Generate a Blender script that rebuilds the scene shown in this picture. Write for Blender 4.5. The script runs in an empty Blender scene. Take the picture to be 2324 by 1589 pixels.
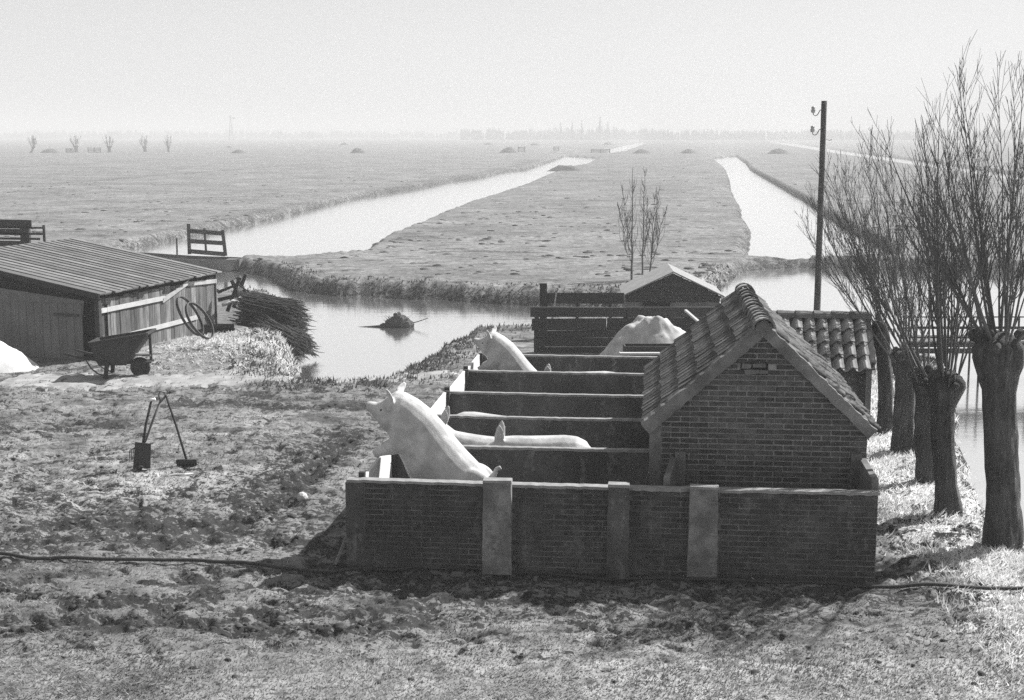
import bpy, bmesh, math, random
import numpy as np
from mathutils import Vector, Matrix
random.seed(7)
RNG = np.random.default_rng(11)
R = math.radians
scene = bpy.context.scene

# ------------------------------------------------------------------ camera, world, sun, exposure
EYE = 4.8                                   # eye height above the yard
F, CX, CY = 3167.0, 1162.0, 794.5           # focal length and centre on a 2324 x 1589 measuring sheet
PITCH = math.atan((CY - 305) / F)
cam_data = bpy.data.cameras.new('camera')
cam_data.sensor_fit = 'HORIZONTAL'; cam_data.sensor_width = 36.0
cam_data.lens = 36.0 * F / 2324.0
cam_data.clip_start = 0.1; cam_data.clip_end = 20000
cam = bpy.data.objects.new('camera', cam_data)
scene.collection.objects.link(cam)
cam.location = (0, 0, EYE); cam.rotation_euler = (math.pi / 2 - PITCH, 0, 0)
scene.camera = cam

SUN_DIR = Vector((0.60, 0.40, 0.69)).normalized()      # towards the sun
SUN_EL = math.asin(SUN_DIR.z); SUN_AZ = math.atan2(SUN_DIR.x, SUN_DIR.y)
world = bpy.data.worlds.new('World'); scene.world = world; world.use_nodes = True
wn, wl = world.node_tree.nodes, world.node_tree.links
for n in list(wn): wn.remove(n)
sky = wn.new('ShaderNodeTexSky'); sky.sky_type = 'NISHITA'; sky.sun_disc = False
sky.sun_elevation = SUN_EL; sky.sun_rotation = SUN_AZ
sky.air_density = 1.0; sky.dust_density = 0.6; sky.ozone_density = 1.0; sky.altitude = 0
bw = wn.new('ShaderNodeRGBToBW')                        # black-and-white film: no hue anywhere
bg = wn.new('ShaderNodeBackground'); bg.inputs['Strength'].default_value = 0.15
wo = wn.new('ShaderNodeOutputWorld')
pw = wn.new('ShaderNodeMath'); pw.operation = 'POWER'; pw.inputs[1].default_value = 0.48
wl.new(sky.outputs[0], bw.inputs[0]); wl.new(bw.outputs[0], pw.inputs[0]); wl.new(pw.outputs[0], bg.inputs['Color']); wl.new(bg.outputs[0], wo.inputs['Surface'])
sd = bpy.data.lights.new('sun', 'SUN'); sd.energy = 5.0; sd.angle = R(0.6); sd.color = (1, 0.995, 0.985)
sun = bpy.data.objects.new('sun', sd); scene.collection.objects.link(sun)
sun.rotation_euler = SUN_DIR.to_track_quat('Z', 'Y').to_euler(); sun.location = (30, 20, 40)
scene.view_settings.view_transform = 'Standard'; scene.view_settings.look = 'None'
scene.view_settings.exposure = 1.1; scene.view_settings.gamma = 1.0
scene.view_settings.use_curve_mapping = False
scene.cycles.use_denoising = False      # the fine grain left in suits the film
scene.cycles.max_bounces = 6; scene.cycles.volume_bounces = 1
HAZE_DENSITY = 0.00145

# ------------------------------------------------------------------ measuring helpers
cp, sp = math.cos(PITCH), math.sin(PITCH)
def ray(x, y):
    u = (x - CX) / F; v = -(y - CY) / F
    return (u, cp + v * sp, -sp + v * cp)
def G(x, y, z=0.0):                         # where the sight line through (x, y) meets height z
    r = ray(x, y); t = (z - EYE) / r[2]
    return (r[0] * t, r[1] * t, z)
def AY(x, y, Y):                            # where it meets the upright plane at distance Y
    r = ray(x, y); t = Y / r[1]
    return (r[0] * t, Y, EYE + r[2] * t)
YAW = R(5.9)
E1 = (math.cos(YAW), -math.sin(YAW)); E2 = (math.sin(YAW), math.cos(YAW))
OX, OY, _ = G(790, 1285)
def L(s, d, z=0.0): return (OX + s * E1[0] + d * E2[0], OY + s * E1[1] + d * E2[1], z)
def LD(x, y, d):                            # (s, z) on the upright plane d metres behind the front wall
    r = ray(x, y)
    t = (d + OX * E2[0] + OY * E2[1]) / (r[0] * E2[0] + r[1] * E2[1])
    X, Y = r[0] * t, r[1] * t
    return ((X - OX) * E1[0] + (Y - OY) * E1[1], EYE + r[2] * t)

# ------------------------------------------------------------------ objects, tags
def link(o): scene.collection.objects.link(o); return o
def tag(o, label=None, cat=None, group=None, kind=None):
    if label: o['label'] = label
    if cat: o['category'] = cat
    if group: o['group'] = group
    if kind: o['kind'] = kind
    return o
def thing(name, label, cat, loc=(0, 0, 0), rz=0.0, group=None):
    o = bpy.data.objects.new(name, None); link(o); o.empty_display_size = 0.2
    o.location = loc; o.rotation_euler = (0, 0, rz)
    return tag(o, label, cat, group)
def inst(name, mesh, parent, loc=(0, 0, 0), rot=(0, 0, 0), sc=None, mat=None):
    o = bpy.data.objects.new(name, mesh); link(o); o.parent = parent
    o.location = loc; o.rotation_euler = rot
    if sc: o.scale = sc
    return o

class MB:
    """collects simple solids, then links them as one mesh"""
    def __init__(self): self.v = []; self.f = []
    def add(self, vs, fs):
        k = len(self.v); self.v += [tuple(p) for p in vs]; self.f += [tuple(i + k for i in f) for f in fs]; return self
    def box(self, c, s, rot=None, jit=0.0):
        hx, hy, hz = s[0] / 2, s[1] / 2, s[2] / 2
        vs = [Vector((x * hx, y * hy, z * hz)) for x in (-1, 1) for y in (-1, 1) for z in (-1, 1)]
        if jit: vs = [p + Vector((random.uniform(-jit, jit) for _ in range(3))) for p in vs]
        if rot is not None: vs = [rot @ p for p in vs]
        c = Vector(c)
        return self.add([c + p for p in vs], [(0, 1, 3, 2), (4, 6, 7, 5), (0, 4, 5, 1), (2, 3, 7, 6), (0, 2, 6, 4), (1, 5, 7, 3)])
    def hexa(self, p):                      # eight corners: bottom ring 0-3, top ring 4-7
        return self.add(p, [(3, 2, 1, 0), (4, 5, 6, 7), (0, 1, 5, 4), (1, 2, 6, 5), (2, 3, 7, 6), (3, 0, 4, 7)])
    def prism(self, poly, axis, a, b):      # poly of (p, q), extruded along axis from a to b
        n = len(poly)
        def put(p, q, r): return {'x': (r, p, q), 'y': (p, r, q), 'z': (p, q, r)}[axis]
        vs = [put(p, q, a) for p, q in poly] + [put(p, q, b) for p, q in poly]
        fs = [tuple(range(n))[::-1], tuple(range(n, 2 * n))] + [(i, (i + 1) % n, n + (i + 1) % n, n + i) for i in range(n)]
        return self.add(vs, fs)
    def tube(self, pts, rad, n=6, cap=True):
        pts = [Vector(p) for p in pts]; m = len(pts)
        if not hasattr(rad, '__len__'): rad = [rad] * m
        ref = Vector((0.31, 0.22, 0.93)); vs = []
        for i, p in enumerate(pts):
            d = (pts[min(i + 1, m - 1)] - pts[max(i - 1, 0)])
            d = d.normalized() if d.length > 1e-9 else Vector((0, 0, 1))
            a = d.cross(ref)
            if a.length < 1e-3: a = d.cross(Vector((1, 0, 0)))
            a.normalize(); b = d.cross(a)
            for k in range(n):
                t = 2 * math.pi * k / n
                vs.append(p + (a * math.cos(t) + b * math.sin(t)) * rad[i])
        fs = []
        for i in range(m - 1):
            for k in range(n):
                k2 = (k + 1) % n
                fs.append((i * n + k, i * n + k2, (i + 1) * n + k2, (i + 1) * n + k))
        if cap: fs += [tuple(range(n))[::-1], tuple((m - 1) * n + k for k in range(n))]
        return self.add(vs, fs)
    def bar(self, a, b, w, h, up=(0, 0, 1)):    # rectangular bar from a to b
        a, b = Vector(a), Vector(b); d = (b - a).normalized(); u = Vector(up)
        s = d.cross(u)
        if s.length < 1e-4: s = d.cross(Vector((0, 1, 0)))
        s.normalize(); u = s.cross(d)
        s *= w / 2; u *= h / 2
        return self.hexa([a - s - u, a + s - u, a + s + u, a - s + u, b - s - u, b + s - u, b + s + u, b - s + u])
    def mesh(self, name, mat, smooth=False):
        me = bpy.data.meshes.new(name); me.from_pydata(self.v, [], self.f)
        bm = bmesh.new(); bm.from_mesh(me); bmesh.ops.recalc_face_normals(bm, faces=bm.faces); bm.to_mesh(me); bm.free()
        if mat: me.materials.append(mat)
        if smooth: me.polygons.foreach_set('use_smooth', [True] * len(me.polygons))
        me.update(); return me
    def build(self, name, mat, parent=None, smooth=False, loc=(0, 0, 0)):
        o = bpy.data.objects.new(name, self.mesh(name, mat, smooth)); link(o); o.parent = parent; o.location = loc
        return o

def np_mesh(name, v, f, mat, smooth=False, attrs=None):
    v = np.asarray(v, np.float32); f = np.asarray(f, np.int32); k = f.shape[1]
    me = bpy.data.meshes.new(name)
    me.vertices.add(len(v)); me.vertices.foreach_set('co', v.ravel())
    me.loops.add(f.size); me.loops.foreach_set('vertex_index', f.ravel())
    me.polygons.add(len(f)); me.polygons.foreach_set('loop_start', np.arange(0, f.size, k, dtype=np.int32))
    me.polygons.foreach_set('use_smooth', np.full(len(f), smooth))
    for an, av in (attrs or {}).items():
        at = me.attributes.new(an, 'FLOAT', 'POINT'); at.data.foreach_set('value', np.asarray(av, np.float32))
    me.materials.append(mat); me.update(calc_edges=True); me.validate()
    return me

# ------------------------------------------------------------------ noise for heights and wear
def _h(ix, iy, seed):
    n = (ix.astype(np.int64) * 374761393 + iy.astype(np.int64) * 668265263 + seed * 1442695041) & 0xFFFFFFFF
    n = ((n ^ (n >> 13)) * 1274126177) & 0xFFFFFFFF
    return ((n ^ (n >> 16)) & 0xFFFFFF) / float(0xFFFFFF)
def vnoise(x, y, seed=0):
    ix = np.floor(x); iy = np.floor(y); fx = x - ix; fy = y - iy
    fx = fx * fx * (3 - 2 * fx); fy = fy * fy * (3 - 2 * fy)
    a = _h(ix, iy, seed); b = _h(ix + 1, iy, seed); c = _h(ix, iy + 1, seed); d = _h(ix + 1, iy + 1, seed)
    return (a * (1 - fx) + b * fx) * (1 - fy) + (c * (1 - fx) + d * fx) * fy
def fbm(x, y, seed=0, octv=4, gain=0.5):
    s = 0; a = 1; t = 0
    for o in range(octv):
        ang = 0.6 * o + 0.3; ca, sa = math.cos(ang), math.sin(ang)
        s = s + a * vnoise((x * ca - y * sa) * 2 ** o + 17.3 * o, (x * sa + y * ca) * 2 ** o - 9.1 * o, seed + o); t += a; a *= gain
    return s / t
def sstep(a, b, x):
    t = np.clip((x - a) / (b - a), 0, 1); return t * t * (3 - 2 * t)

# ------------------------------------------------------------------ materials (greys: the place as black-and-white film saw it)
def nodes_of(name):
    m = bpy.data.materials.new(name); m.use_nodes = True
    nt = m.node_tree; b = nt.nodes['Principled BSDF']
    b.inputs['Specular IOR Level'].default_value = 0.3
    return m, nt, b
def nd(nt, t, **kw):
    n = nt.nodes.new(t)
    for k, v in kw.items(): setattr(n, k, v)
    return n
def mth(nt, op, a, b=None, c=None):
    n = nt.nodes.new('ShaderNodeMath'); n.operation = op
    for i, q in enumerate((a, b, c)):
        if q is None: continue
        if isinstance(q, (int, float)): n.inputs[i].default_value = q
        else: nt.links.new(q, n.inputs[i])
    return n.outputs[0]
def noise(nt, scale, detail=4, stretch=None, rough=0.6, obj=False):
    if obj: src = nd(nt, 'ShaderNodeTexCoord').outputs['Object']
    else: src = nd(nt, 'ShaderNodeNewGeometry').outputs['Position']
    if stretch:
        mp = nd(nt, 'ShaderNodeMapping'); mp.inputs['Scale'].default_value = stretch
        nt.links.new(src, mp.inputs[0]); src = mp.outputs[0]
    n = nd(nt, 'ShaderNodeTexNoise'); n.inputs['Scale'].default_value = scale; n.inputs['Detail'].default_value = detail
    n.inputs['Roughness'].default_value = rough
    nt.links.new(src, n.inputs['Vector']); return n.outputs['Fac']
def ramp(nt, fac, stops):
    r = nd(nt, 'ShaderNodeValToRGB'); nt.links.new(fac, r.inputs[0])
    el = r.color_ramp.elements
    while len(el) < len(stops): el.new(0.5)
    for e, (p, c) in zip(el, stops): e.position = p; e.color = (c, c, c, 1)
    return r.outputs[0]
def mulc(nt, a, b):
    n = nd(nt, 'ShaderNodeMix', data_type='RGBA', blend_type='MULTIPLY'); n.inputs[0].default_value = 1
    nt.links.new(a, n.inputs[6]); nt.links.new(b, n.inputs[7]); return n.outputs[2]
def mat_rough(name, lo, hi, scale=6, rough=0.9, bump=0.3, stretch=None, var=0.0, blotch=None, fine=60, dist=0.02, runs=None):
    """mottled matt surface; var = tone difference from piece to piece; blotch = (scale, dark factor) of stains"""
    m, nt, b = nodes_of(name)
    n1 = noise(nt, scale, 5, stretch); n2 = noise(nt, fine, 3, stretch)
    mix = mth(nt, 'ADD', mth(nt, 'MULTIPLY', n1, 0.65), mth(nt, 'MULTIPLY', n2, 0.35))
    col = ramp(nt, mix, [(0.33, lo), (0.67, hi)])
    if blotch:
        bl = ramp(nt, noise(nt, blotch[0], 4), [(0.42, blotch[1]), (0.6, 1.0)]); col = mulc(nt, col, bl)
    if runs:                                 # pale lime runs and splashes
        rn = mth(nt, 'ADD', mth(nt, 'MULTIPLY', noise(nt, 4, 5, (1.6, 1.6, .35)), .6), mth(nt, 'MULTIPLY', noise(nt, 18, 4), .4))
        mx = nd(nt, 'ShaderNodeMix', data_type='RGBA'); nt.links.new(ramp(nt, rn, [(0.54, 0.0), (0.66, runs[1])]), mx.inputs[0])
        nt.links.new(col, mx.inputs[6]); mx.inputs[7].default_value = (runs[0],) * 3 + (1,); col = mx.outputs[2]
    if var:
        oi = nd(nt, 'ShaderNodeObjectInfo')
        col = mulc(nt, col, ramp(nt, oi.outputs['Random'], [(0.0, 1 - var), (1.0, 1.0)]))
    nt.links.new(col, b.inputs['Base Color']); b.inputs['Roughness'].default_value = rough
    if bump:
        bp = nd(nt, 'ShaderNodeBump'); bp.inputs['Strength'].default_value = bump; bp.inputs['Distance'].default_value = dist
        nt.links.new(mix, bp.inputs['Height']); nt.links.new(bp.outputs[0], b.inputs['Normal'])
    return m
M = {}
M['brick'] = mat_rough('brick_dark', 0.054, 0.13, 14, var=0.6, bump=0.6, blotch=(1.3, 0.6), runs=(.20, .35))
M['brick_dirty'] = mat_rough('brick_grimy', 0.042, 0.098, 9, var=0.45, bump=0.6, blotch=(1.6, 0.55), runs=(.20, .55))
M['mortar'] = mat_rough('mortar', 0.15, 0.26, 12, bump=0.3)
M['mortar_dark'] = mat_rough('mortar_grimy', 0.10, 0.19, 3, bump=0.3, blotch=(1.5, 0.6), runs=(.22, .5))
M['render'] = mat_rough('cement_render', 0.11, 0.20, 4, bump=0.5, blotch=(2.0, 0.65))
M['render_dark'] = mat_rough('cement_soiled', 0.045, 0.105, 2.2, bump=0.4, blotch=(1.4, 0.5), stretch=(1, 1, 0.45), runs=(.22, .6))
M['coping'] = mat_rough('cement_coping', 0.13, 0.27, 9, bump=0.6)
M['concrete'] = mat_rough('concrete_post', 0.10, 0.26, 8, bump=1.0, fine=45, blotch=(3, 0.65), runs=(.34, .6))
M['tile'] = mat_rough('roof_tile', 0.085, 0.20, 9, var=0.45, bump=0.5, blotch=(2.0, 0.6))
M['ridge'] = mat_rough('ridge_tiles', 0.12, 0.27, 8, var=0.35, bump=0.5, blotch=(3.0, 0.65))  # lighter than the slope tiles: sunlit ridge rings put into the colour
M['shed_roof'] = mat_rough('shed_roofing', 0.17, 0.28, 4, var=.2, bump=.3)
M['strip'] = mat_rough('roof_cover_strip', 0.018, 0.04, 2, var=0.3, bump=0.3)
M['tile_pale'] = mat_rough('roof_tile_pale', 0.16, 0.34, 7, var=0.3, bump=0.4)
M['wood_dark'] = mat_rough('tarred_wood', 0.022, 0.06, 5, var=0.4, bump=0.4, stretch=(0.3, 0.3, 3))
M['wood_vert'] = mat_rough('weathered_boards', 0.05, 0.34, 5, var=0.7, bump=0.6, stretch=(4, 4, 0.35), fine=22)
M['wood_door'] = mat_rough('grey_door_boards', 0.13, 0.22, 3, var=0.15, bump=0.3, stretch=(4, 4, 0.3), blotch=(0.9, 0.75))
M['wood_grey'] = mat_rough('grey_timber', 0.10, 0.20, 4, var=0.3, bump=0.4, fine=30)
M['hull'] = mat_rough('weathered_hull', 0.06, 0.12, 3, bump=0.3)
M['wood_pale'] = mat_rough('pale_timber', 0.34, 0.5, 4, var=0.25, bump=0.3, fine=40)
M['whitewash'] = mat_rough('limewashed_boards', 0.5, 0.66, 5, bump=0.2, blotch=(3, 0.85))
M['roofing'] = mat_rough('roofing_boards', 0.09, 0.20, 2, var=0.4, bump=0.3, fine=25)
M['void'] = mat_rough('dark_inside', 0.008, 0.014, 4, bump=0)  # near-black colour stands in for the shade of unlit insides
M['iron'] = mat_rough('rusty_iron', 0.02, 0.05, 10, rough=0.6, bump=0.3)
M['rubber'] = mat_rough('black_rubber', 0.02, 0.03, 10, rough=0.6, bump=0.1)
M['bark'] = mat_rough('willow_bark', 0.022, 0.125, 7, bump=1.0, stretch=(3.5, 3.5, 0.4), fine=26, dist=0.09, blotch=(2.5, .6))
M['twig'] = mat_rough('willow_twigs', 0.035, 0.115, 3, bump=0)
M['brush'] = mat_rough('brushwood', 0.014, 0.05, 4, bump=0, var=0.3)
M['sand'] = mat_rough('sand', 0.34, 0.55, 5, bump=0.6, blotch=(3.5, 0.75))
M['lime'] = mat_rough('lime_heap', 0.42, 0.56, 4, bump=0.5)
M['white'] = mat_rough('white_board', 0.62, 0.72, 4, bump=0.1)
M['porcelain'] = mat_rough('grey_porcelain', 0.25, 0.32, 9, rough=0.25, bump=0)
M['far'] = mat_rough('far_growth', 0.03, 0.07, 0.6, bump=0)
M['heap'] = mat_rough('dung_heap', 0.03, 0.08, 2, bump=0.6)

def mat_pig():
    m, nt, b = nodes_of('pig_skin')
    n1 = noise(nt, 5, 4); n2 = noise(nt, 120, 3)
    col = ramp(nt, n1, [(0.3, 0.38), (0.65, 0.54)])
    col = mulc(nt, col, ramp(nt, n2, [(0.3, 0.80), (0.6, 1.0)]))
    col = mulc(nt, col, ramp(nt, noise(nt, 3.2, 6), [(0.40, 0.74), (0.56, 1.0)]))
    nt.links.new(col, b.inputs['Base Color']); b.inputs['Roughness'].default_value = 0.62
    b.inputs['Sheen Weight'].default_value = 0.1; b.inputs['Sheen Roughness'].default_value = 0.4
    bp = nd(nt, 'ShaderNodeBump'); bp.inputs['Strength'].default_value = 0.5; bp.inputs['Distance'].default_value = 0.012
    n3 = noise(nt, 14, 4, (1, 1, .35))
    nt.links.new(mth(nt, 'ADD', n3, mth(nt, 'MULTIPLY', n2, .6)), bp.inputs['Height']); nt.links.new(bp.outputs[0], b.inputs['Normal'])
    return m
M['pig'] = mat_pig()
M['eye'] = mat_rough('pig_eye', 0.01, 0.02, 20, rough=0.2, bump=0)

def mat_ground():
    m, nt, b = nodes_of('yard_and_meadow')
    mud = nd(nt, 'ShaderNodeAttribute', attribute_name='mud').outputs['Fac']
    pale = nd(nt, 'ShaderNodeAttribute', attribute_name='pale').outputs['Fac']
    big = noise(nt, 0.35, 5); mid = noise(nt, 2.6, 5); fine = noise(nt, 22, 4); far = noise(nt, 0.9, 6, (0.6, 1.4, 1))
    g = mth(nt, 'ADD', mth(nt, 'ADD', mth(nt, 'MULTIPLY', mid, 0.4), mth(nt, 'MULTIPLY', fine, 0.35)), mth(nt, 'MULTIPLY', big, 0.25))
    grass = ramp(nt, g, [(0.36, 0.075), (0.5, 0.17), (0.64, 0.32)])
    spots = mulc(nt, ramp(nt, far, [(0.36, 0.42), (0.46, 1.0)]), ramp(nt, noise(nt, 0.12, 5), [(0.38, 0.72), (0.6, 1.0)]))
    grass = mulc(nt, grass, spots)
    paler = nd(nt, 'ShaderNodeMix', data_type='RGBA'); nt.links.new(pale, paler.inputs[0]); nt.links.new(grass, paler.inputs[6])  # pale straw tone mixed over the grass by its mask
    nt.links.new(ramp(nt, g, [(0.36, 0.26), (0.62, 0.66)]), paler.inputs[7])
    mx = nd(nt, 'ShaderNodeMix', data_type='RGBA')
    spk = ramp(nt, noise(nt, 6.5, 5, (0.8, 1.3, 1)), [(0.37, 1.0), (0.45, 0.0)])
    clot = noise(nt, 9, 4, (0.7, 1.2, 1))
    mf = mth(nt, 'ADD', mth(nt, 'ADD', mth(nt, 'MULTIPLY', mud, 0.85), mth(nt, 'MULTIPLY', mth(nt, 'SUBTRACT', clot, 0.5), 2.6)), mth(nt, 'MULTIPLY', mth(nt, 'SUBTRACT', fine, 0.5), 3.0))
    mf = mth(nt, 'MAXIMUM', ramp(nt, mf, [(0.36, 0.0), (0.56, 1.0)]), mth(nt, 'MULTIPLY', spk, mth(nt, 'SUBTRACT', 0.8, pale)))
    nt.links.new(mf, mx.inputs[0]); nt.links.new(paler.outputs[2], mx.inputs[6])
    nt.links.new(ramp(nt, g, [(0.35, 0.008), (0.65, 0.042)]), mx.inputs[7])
    nt.links.new(mx.outputs[2], b.inputs['Base Color']); b.inputs['Roughness'].default_value = 0.95
    b.inputs['Specular IOR Level'].default_value = 0.15
    bp = nd(nt, 'ShaderNodeBump'); bp.inputs['Strength'].default_value = 0.7; bp.inputs['Distance'].default_value = 0.05
    nt.links.new(g, bp.inputs['Height']); nt.links.new(bp.outputs[0], b.inputs['Normal'])
    return m
M['ground'] = mat_ground()
def mat_grass(name, lo, hi, trans=0.35):
    m, nt, b = nodes_of(name)
    tone = nd(nt, 'ShaderNodeAttribute', attribute_name='tone').outputs['Fac']
    col = ramp(nt, tone, [(0.0, lo), (1.0, hi)])
    b.inputs['Roughness'].default_value = 0.9; b.inputs['Specular IOR Level'].default_value = 0.1
    nt.links.new(col, b.inputs['Base Color'])
    tr = nd(nt, 'ShaderNodeBsdfTranslucent'); nt.links.new(col, tr.inputs[0])
    ms = nd(nt, 'ShaderNodeMixShader'); ms.inputs[0].default_value = trans
    nt.links.new(b.outputs[0], ms.inputs[1]); nt.links.new(tr.outputs[0], ms.inputs[2])
    nt.links.new(ms.outputs[0], nt.nodes['Material Output'].inputs['Surface'])
    return m
M['grass'] = mat_grass('dry_grass', 0.11, 0.42)
M['straw'] = mat_grass('pale_straw_grass', 0.34, 0.88, .4)
M['tuft'] = mat_grass('bank_tufts', 0.03, 0.20)
M['clod'] = mat_grass('earth_clods', 0.02, 0.07, 0.0)
def mat_water():
    m, nt, b = nodes_of('canal_water')
    b.inputs['Base Color'].default_value = (0.97, 0.97, 0.97, 1); b.inputs['Metallic'].default_value = 0.97
    b.inputs['Roughness'].default_value = 0.10
    n = noise(nt, 1.6, 4, (0.5, 1.6, 1)); n2 = noise(nt, 7, 3, (0.5, 1.5, 1))
    h = mth(nt, 'ADD', n, mth(nt, 'MULTIPLY', n2, 0.35))
    bp = nd(nt, 'ShaderNodeBump'); bp.inputs['Strength'].default_value = 0.08; bp.inputs['Distance'].default_value = 0.05
    nt.links.new(h, bp.inputs['Height']); nt.links.new(bp.outputs[0], b.inputs['Normal'])
    return m
M['water'] = mat_water()
M['path'] = mat_rough('trodden_track', 0.20, 0.34, 3, bump=0.5, blotch=(2.5, 0.7))

# ------------------------------------------------------------------ land and water
WL = -0.45
W, Q = WL, 0.0                              # waterline seen directly / hidden behind the top of the near bank
def poly(pts): return np.array([G(x, y, z)[:2] for x, y, z in pts])
WATER = [
    # long canal on the left, the basin before the yard and the wide water on the right are one
    poly([(285, 572, W), (400, 547, W), (480, 531, W), (560, 513, W), (640, 497, W), (720, 475, W), (800, 455, W), (880, 440, W), (960, 428, W),
          (1030, 413, W), (1100, 404, W), (1150, 391, W), (1200, 386, W), (1258, 366, W), (1285, 356, W), (1358, 356, Q), (1330, 370, Q), (1285, 378, Q), (1240, 394, Q),
          (1190, 415, Q), (1150, 428, Q), (1060, 453, Q), (1000, 474, Q), (930, 503, Q), (880, 520, Q), (840, 541, Q), (800, 566, Q), (740, 571, Q),
          (650, 577, Q), (560, 576, Q), (498, 579, Q), (508, 590, W), (528, 616, W), (585, 627, W), (618, 645, W), (640, 662, W), (700, 668, W), (760, 674, W),
          (830, 676, W), (900, 680, W), (1000, 683, W), (1100, 691, W), (1205, 695, W), (1300, 697, W), (1420, 698, W), (1560, 692, W), (1640, 674, W),
          (1655, 655, W), (1680, 630, W), (1720, 614, W), (1780, 611, W), (1850, 609, W), (1950, 612, W), (2100, 616, W), (2260, 622, W), (2500, 630, W),
          (3300, 700, W), (3300, 1250, W)]).tolist()
     + poly([(2330, 1300, W), (2262, 1180, W), (2225, 1090, W), (2200, 1000, W), (2186, 940, W), (2172, 880, W), (2150, 830, W), (2060, 795, Q), (2000, 770, Q),
             (1900, 748, Q), (1800, 738, Q), (1650, 735, Q), (1500, 740, Q), (1350, 738, Q), (1205, 732, Q), (1130, 733, Q), (1052, 738, Q), (1035, 752, Q), (1010, 764, Q), (960, 792, Q),
             (900, 824, Q), (860, 846, Q), (800, 854, Q), (740, 856, Q), (694, 853, Q), (690, 836, W), (700, 800, W), (712, 780, W), (706, 750, W), (690, 720, W), (640, 690, W),
             (540, 684, W), (500, 680, W), (440, 662, W), (380, 645, W), (300, 620, W), (240, 590, W)]).tolist(),
    poly([(1620, 356, Q), (1650, 380, Q), (1660, 402, Q), (1664, 425, Q), (1690, 465, Q), (1686, 478, Q), (1710, 505, Q), (1714, 532, Q), (1708, 556, Q), (1716, 577, Q),
          (1800, 578, Q), (1900, 576, Q), (2012, 574, Q), (1990, 560, W), (1920, 525, W), (1860, 487, W), (1810, 452, W), (1760, 422, W), (1700, 387, W), (1690, 372, W), (1668, 356, W)]).tolist(),
    poly([(1380, 347, Q), (1420, 341, Q), (1475, 322, Q), (1444, 325, W), (1400, 335, W), (1376, 342, W)]).tolist(),
    poly([(1745, 321.5, W), (1800, 326, W), (1900, 342, W), (2000, 355, W), (2150, 376, W), (2320, 400, W), (2320, 408, Q), (2150, 383, Q), (2000, 361, Q), (1900, 347, Q), (1800, 331, Q), (1752, 324, Q)]).tolist(),
]
WSEG = []
for pg in WATER:
    for i in range(len(pg)): WSEG.append((*pg[i], *pg[(i + 1) % len(pg)]))
def water_dist(x, y):
    """signed distance to the water's edge, positive on land"""
    d2 = np.full(x.shape, 1e12); inside = np.zeros(x.shape, bool)
    for ax, ay, bx, by in WSEG:
        dx, dy = bx - ax, by - ay
        t = np.clip(((x - ax) * dx + (y - ay) * dy) / (dx * dx + dy * dy + 1e-12), 0, 1)
        d2 = np.minimum(d2, (x - ax - t * dx) ** 2 + (y - ay - t * dy) ** 2)
        if ay != by:
            c = ((ay > y) != (by > y)) & (x < (bx - ax) * (y - ay) / (by - ay) + ax); inside ^= c
    d = np.sqrt(d2); return np.where(inside, -d, d)

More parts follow.
